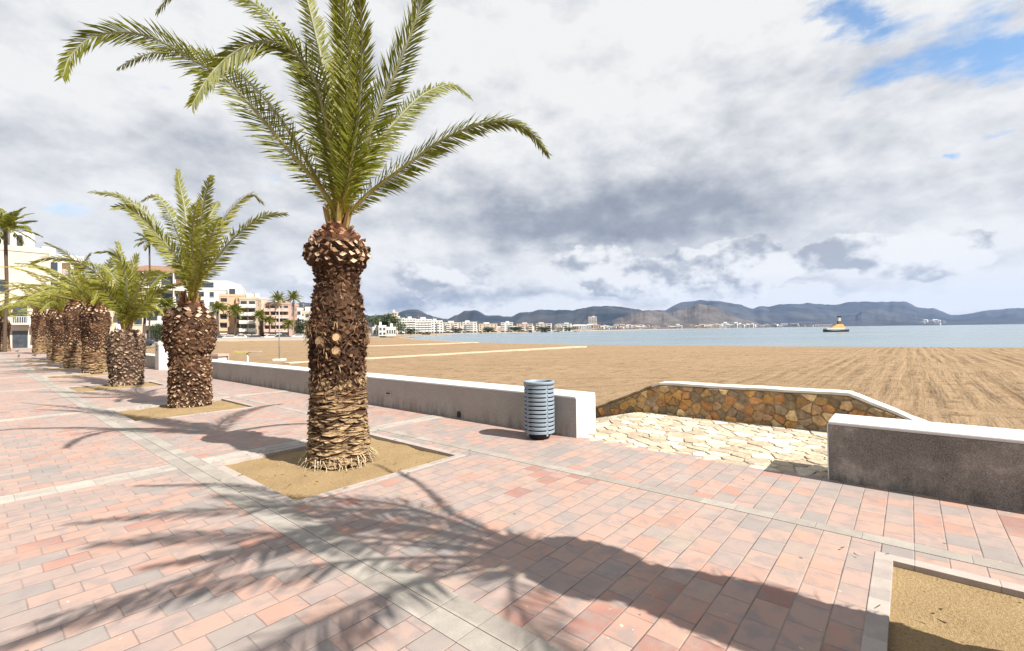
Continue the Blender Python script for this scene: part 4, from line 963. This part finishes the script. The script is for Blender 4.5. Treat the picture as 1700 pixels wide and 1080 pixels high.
tower = building('white tower block standing alone at the bay, tallest on the far shore', 978, 991, 526, 900, 16, 5, 10, 3, 'white', 'bbb', ground=False, sidewin=False, group='white buildings on the far side of the beach')
# small far-off houses round the bay: each its own mesh, windows as dark strips in the wall
def far_house(seed):
    q = random.Random(seed); m = MB(); w, d, h = 1.0, 1.0, 1.0; m.box(-.5, 0, 0, .5, 1, 1)
    if seed % 2: m.box(-.3, .2, 1, .2, .8, 1.25)
    else: m.rings([[(-.54, -.04, 1), (.54, -.04, 1), (.54, 1.04, 1), (-.54, 1.04, 1)], [(-.54, .5, 1.22), (.54, .5, 1.22), (.54, .52, 1.22), (-.54, .52, 1.22)]])
    m.mat = 1
    for r in range(3):
        for k in range(4): x = -.38 + .25 * k; m.box(x - .06, -.02, .15 + r * .28, x + .06, 0.0, .32 + r * .28)
    return m
FM = [far_house(s).mesh('far_house', [PL[wl], MT['glass']]) for s, wl in ((1, 'white'), (2, 'white'), (3, 'cream'), (4, 'sand'), (5, 'pink'), (6, 'white'))]
q = random.Random(91); FG = 'far off houses round the bay'
def far_one(px, dep, wpx, hpx, base, k):
    o = link('far_house', FM[k]); c = D(px, 545, dep); c.z = base; o.location = c; o.rotation_euler = (0, 0, -math.atan2(c.x, c.y) + q.uniform(-.3, .3))
    o.scale = (wpx / FPX * dep, wpx / FPX * dep * .8, hpx / FPX * dep); tag(o, ('small pale house of the far town below the hills', 'tiny far white block on the opposite shore')[hpx > 4.5], 'house', FG + (' tall' if hpx > 4.5 else ''))
for k in range(78):
    px = q.uniform(1000, 1275); dep = lerp(1100, 1900, (px - 1000) / 275) * q.uniform(1.0, 1.15); far_one(px, dep, q.uniform(4, 10), q.uniform(2.0, 3.8), q.uniform(0, 9), q.randrange(6))
for k in range(9): far_one(1196 + k * 6.5 + q.uniform(-2, 2), 1560, q.uniform(3, 4.5), q.uniform(5.0, 8.5), 0, (0, 1, 5)[k % 3])
for k in range(16): px = q.uniform(1275, 1400); far_one(px, 2400, q.uniform(5, 12), q.uniform(1.6, 3), q.uniform(0, 12), q.randrange(6))
for k in range(12): far_one(q.uniform(1528, 1572), 3300, q.uniform(3, 6), q.uniform(2, 4), q.uniform(2, 26), (0, 1, 5)[k % 3])
for k in range(7): far_one(q.uniform(1655, 1700), 3800, q.uniform(4, 8), q.uniform(2, 3), q.uniform(2, 10), (0, 1, 5)[k % 3])
for k in range(46): px = q.uniform(690, 1000); far_one(px, q.uniform(560, 800), q.uniform(8, 17), q.uniform(3, 7.5), q.uniform(-.1, 3), q.randrange(6))

# ------------------------------------------------------------------ hills and mountains
def ridge(name, prof, d_foot, d_crest, mat, seed, back=1.28, rough=.16, foot=548):
    q = random.Random(seed); mb = MB(); nx, ny = 220, 34; g = []
    x0, x1 = prof[0][0], prof[-1][0]
    for i in range(nx + 1):
        px = lerp(x0, x1, i / nx)
        for (a, ya), (b, yb) in zip(prof, prof[1:]):
            if px <= b: f = (px - a) / (b - a); f = f * f * (3 - 2 * f) * .5 + f * .5; y = lerp(ya, yb, f); break
        y += 2.2 * noise.fractal(Vector((px * .045, seed, 0)), .8, 2, 6) 
        C = D(px, y, d_crest); row = []
        for j in range(ny + 1):
            f = j / ny
            dep = lerp(d_foot, d_crest * back, f); fc = (d_crest - d_foot) / (d_crest * back - d_foot)
            dirx = C.x / C.y
            if f <= fc: k = f / fc; s = k ** 1.15
            else: k = (f - fc) / (1 - fc); s = max(0, 1 - k)
            nz = noise.fractal(Vector((dirx * dep * 4.5 / d_crest * 2.5, dep * 6 / d_crest, seed)), .9, 2.1, 6)
            rg = abs(noise.noise(Vector((dirx * 30 + 1.2 * noise.noise(Vector((dirx * 12, dep / d_crest * 5, seed))), seed * 3.1, dep / d_crest * 5))))
            z = C.z * s * (1 + rough * nz * (1 - s ** 6) * 1.6 - rg * .38 * (1 - s ** 4) * (s > .02)) if s > 0 else 0
            row.append(mb.vert((dirx * dep, dep, max(-2, z - 1.0 * (1 - s)))))
        g.append(row)
    for i in range(nx):
        for j in range(ny): mb.face(g[i][j], g[i+1][j], g[i+1][j+1], g[i][j+1])
    return tag(build(name, mb, mat, smooth=True), kind='structure')
MTN = mountain_material('cloud_shaded_scrub', (.014,.020,.028), (.058,.057,.056), .003); MTB = mountain_material('bare_brown_hill', (.050,.045,.041), (.115,.10,.09), .008)  # cloud shade over the hills is put into both dark base colours
ridge('mountain_range', [(950,530),(1000,522),(1060,516),(1105,513),(1130,500),(1170,497.5),(1210,500),(1250,511),(1270,507),(1300,504.5),(1340,502.5),(1380,504),(1430,500),(1480,499),(1505,501),(1530,510),(1550,511),(1580,522),(1605,521),(1640,514),(1665,512),(1690,510),(1720,511),(1760,507),(1900,516),(2050,530)], 3400, 5200, MTN, 3)
ridge('mountain_range', [(560,535),(620,527),(650,521),(680,513.5),(692,513),(718,524),(742,530),(758,522),(772,515.5),(790,514.5),(808,522),(850,525),(870,517),(905,513.5),(950,514),(985,508),(1015,507.5),(1050,511),(1078,517),(1105,524),(1150,536),(1180,545)], 1900, 3200, MTN, 5)
ridge('hill', [(1030,541),(1060,528),(1085,514),(1110,518),(1135,510),(1160,503.5),(1178,505),(1205,517),(1235,529),(1268,539),(1300,544)], 2100, 2700, MTB, 8, 1.3, .22)
ridge('hill', [(1000,540),(1030,526),(1055,517),(1080,514),(1100,518),(1130,528),(1160,540)], 1900, 2500, MTB, 13, 1.3, .2)
ridge('hill', [(1380,541),(1400,530),(1440,514),(1475,516),(1510,521),(1540,528),(1580,540)], 3300, 4200, MTN, 17, 1.2)
ridge('hill', [(380,545),(430,520),(475,503),(500,500.5),(525,503),(560,512),(600,520),(640,523),(680,530),(740,543)], 1000, 1600, MTN, 21)

# ------------------------------------------------------------------ boat, beach poles, cars, birds
def boat():
    p = G(1388, 550.5, -1.0); p.z = -1.0; t = thing('work_boat', 'small dark hulled work boat with a yellow tower moored on the bay', 'boat', p, R_(-6))
    k = p.y / FPX; Lh = 19 * k; mb = MB(); R = []
    for i in range(13):
        f = i / 12; x = lerp(-Lh, Lh, f); w = 2.2 * math.sin(math.pi * min(.97, max(.04, f * .94 + .04))) ** .45; sh = .62 + .7 * abs(f - .5) ** 2 * 3
        R.append([(x, -w * .8, -.3), (x, w * .8, -.3), (x, w, sh), (x, -w, sh)])
    mb.rings([list(r) for r in R]); MT['hull'] = mottled('dark_hull', (.02,.018,.018), .3, 1, .5); build('hull', mb, MT['hull'], t)
    mb = MB(); mb.box(-Lh * .9, -1.6, 1.15, Lh * .55, 1.6, 1.75); build('deck', mb, PL['white'], t, bevel=.1)
    MT['yel'] = mottled('faded_yellow', (.46,.27,.08), .2, 1, .7); mb = MB(); mb.rings([[(-2.6, -1.3, 1.75), (3.6, -1.3, 1.75), (3.6, 1.3, 1.75), (-2.6, 1.3, 1.75)], [(.4, -.8, 3.6), (2.6, -.8, 3.6), (2.6, .8, 3.6), (.4, .8, 3.6)]]); build('tower', mb, MT['yel'], t)
    mb = MB(); mb.box(.8, -.55, 3.6, 2.1, .55, 5.0); hs = build('wheelhouse', mb, MT['shutter'], t)
    mb = MB(); mb.box(.95, -.5, 5.0, 1.95, .5, 6.7); build('funnel', mb, PL['white'], t); mb = MB(); mb.box(.85, -.58, 6.7, 2.05, .58, 7.3); build('funnel_cap', mb, MT['hull'], t)
boat()
p = G(464, 598, -.35); t = thing('beach_pole', 'tall thin grey metal pole on a pale foot on the sand', 'pole', p)
mb = MB(); mb.lathe([(0, .05), (3.9, .035), (3.93, .01)], 10); build('shaft', mb, MT['steel'], t, smooth=True)
mb = MB(); mb.box(-.35, -.35, -.05, .35, .35, .12); build('foot', mb, PL['white'], t, bevel=.03)
mb = MB(); mb.tube([(0, 0, 3.75), (.3, 0, 3.85), (.42, 0, 3.75)], .02, 6); mb.lathe([(3.66, .06), (3.72, .05), (3.75, .02)], 10, (.42, 0, 0)); build('shower_head', mb, MT['steel'], t)
p = D(411, 604, 26); p.z = -.35; t = thing('foot_shower', 'small beach shower post with a yellowish flat arm behind the wall', 'shower', p)
hh = D(411, 585.5, 26).z + .35
mb = MB(); mb.lathe([(0, .06), (hh, .05)], 10); build('post', mb, PL['white'], t); MT['yel2'] = mottled('yellow_panel', (.40,.34,.10), .15, 2, .6)
mb = MB(); mb.box(-.75, -.12, hh, .1, .12, hh + .07); build('arm', mb, MT['yel2'], t, bevel=.01); mb = MB(); mb.box(.1, -.12, hh + .03, .75, .12, hh + .09); build('tray', mb, MT['steel'], t, bevel=.01)
p = D(364, 606, 24); p.z = -.35; t = thing('beach_box', 'white storage box with brown hood standing behind the wall', 'box', p, -.3); hh = D(364, 587, 24).z + .35
mb = MB(); mb.box(-.22, -.25, 0, .22, .25, hh - .12); build('box_body', mb, PL['white'], t, bevel=.02); mb = MB(); mb.box(-.3, -.32, hh - .12, .3, .32, hh); mb.box(-.3, .27, hh - .5, .3, .32, hh - .12); build('hood', mb, PL['rose'], t)
for px, lab in ((270, 0),): pass
def car(colm):
    t = thing('parked_car', 'car', 'car'); mb = MB()
    side = [(-2.1, .35), (2.1, .35), (2.15, .75), (1.9, .9), (1.15, .95), (.55, 1.42), (-1.0, 1.45), (-1.75, 1.0), (-2.1, .9)]
    R = [[(x, y, z) for x, z in side] for y in (-.85, .85)]; mb.rings([list(reversed(R[0])), list(reversed(R[1]))]); build('body', mb, colm, t, bevel=.06)
    for y in (-.855, .855): mb = MB(); mb.rings([[(x, y - .01, z) for x, z in ((-1.45, 1.0), (.9, 1.0), (.45, 1.36), (-.95, 1.38))], [(x, y + .01, z) for x, z in ((-1.45, 1.0), (.9, 1.0), (.45, 1.36), (-.95, 1.38))]]); build('side_window', mb, MT['glass'], t)
    for x in (-1.35, 1.35):
        for y in (-.86, .68): mb = MB(); mb.rings([[(x + .32 * math.cos(a * .524), yy, .32 + .32 * math.sin(a * .524)) for a in range(12)] for yy in (y, y + .18)]); build('wheel', mb, MT['hull'], t)
    return t
CP = [mottled('silver_car_paint', (.30,.31,.33), .05, 1, .3, .5), mottled('white_car_paint', (.5,.5,.5), .05, 1, .3, .5), mottled('dark_car_paint', (.03,.035,.05), .1, 1, .3, .5)]
cars = [car(c) for c in CP]; usedc = set()
for i, (px, k, dep, lab) in enumerate(((372, 2, 128, 'dark car parked below the grey flank of the white flats'), (383, 0, 128, 'silver car parked beside the dark one below the fan palm'), (403, 1, 128, 'white car parked before the rounded balconies'), (416, 0, 129, 'silver car parked right of the white one'), (424, 2, 129, 'dark car parked before the plain pink wall'), (452, 1, 133, 'white car parked by the grey beach pole'), (470, 2, 133, 'dark car parked between the two tallest palms'), (498, 1, 133, 'white car parked last beside the near palm trunk'), (228, 2, 70, 'dark car parked in front of the white villa'), (205, 0, 66, 'silver car seen between two palm trunks'))):
    o = cars[k] if k not in usedc else copy_tree(cars[k]); usedc.add(k)
    c = D(px, 560, dep); c.z = -.04; o.location = c; o.rotation_euler = (0, 0, -math.atan2(c.x, c.y) + rnd.uniform(-.25, .25)); o['label'] = lab; o['group'] = 'cars parked along the seafront street'
def pigeon():
    t = thing('pigeon', 'pigeon', 'bird'); mb = MB(); mb.rings([[(x, r * math.cos(a * .785), .16 + z + r * math.sin(a * .785) * 1.05) for a in range(8)] for x, r, z in ((-.2, .012, -.02), (-.12, .04, 0), (-.03, .07, .0), (.05, .065, .02), (.09, .04, .06), (.115, .03, .095), (.14, .032, .115), (.165, .022, .115), (.19, .005, .105))]); build('body', mb, MT['pig'], t, smooth=True)
    for y in (-.03, .03): mb = MB(); mb.tube([(0, y, .11), (.01, y, .02), (.04, y, .005)], .006, 5); build('leg', mb, MT['shutter'], t)
    return t
MT['pig'] = mottled('grey_feathers', (.09,.085,.09), .35, 12, .7); pg = pigeon()
for i, (px, py, lab, rz) in enumerate(((31, 594, 'pigeon standing on the pavement nearest the left edge', 2.2), (58, 592.5, 'pigeon on the pavement in front of the broad far palm', .4), (29, 585, 'smallest pigeon farther back on the pavement', 1.2))):
    o = pg if i == 0 else copy_tree(pg); o.location = G(px, py); o.rotation_euler = (0, 0, rz); o['label'] = lab; o['group'] = 'pigeons on the promenade'
a, b = Vector((-75.5, 116.6, 0)), Vector((-53, 121.2, 0)); d = b - a
t = thing('street_wall', 'low pale wall between the beach and the cars parked below the flats', 'wall', (a.x, a.y, 0), math.atan2(d.y, d.x))
mb = MB(); mb.box(0, 0, -1, d.length, .4, .55); build('wall_body', mb, PL['sand'], t); mb = MB(); mb.box(-.05, -.06, .55, d.length + .05, .46, .68); build('coping', mb, PL['white'], t)
# the air: one closed box of thin even haze, the sky outside it
mb = MB(); mb.box(-8300, -1500, -7, 8300, 6900, 480); hz = build('haze', mb, None or [])
hm = bpy.data.materials.new('haze'); hm.use_nodes = True; t = NT(hm.node_tree); t.n.remove(t.n['Principled BSDF']); pv = t.new('ShaderNodeVolumePrincipled'); pv.inputs['Color'].default_value = (.38, .58, 1, 1); pv.inputs['Density'].default_value = 4.6e-5; pv.inputs['Anisotropy'].default_value = .1
t.l.new(pv.outputs[0], t.n['Material Output'].inputs['Volume']); hz.data.materials.append(hm); tag(hz, kind='stuff')
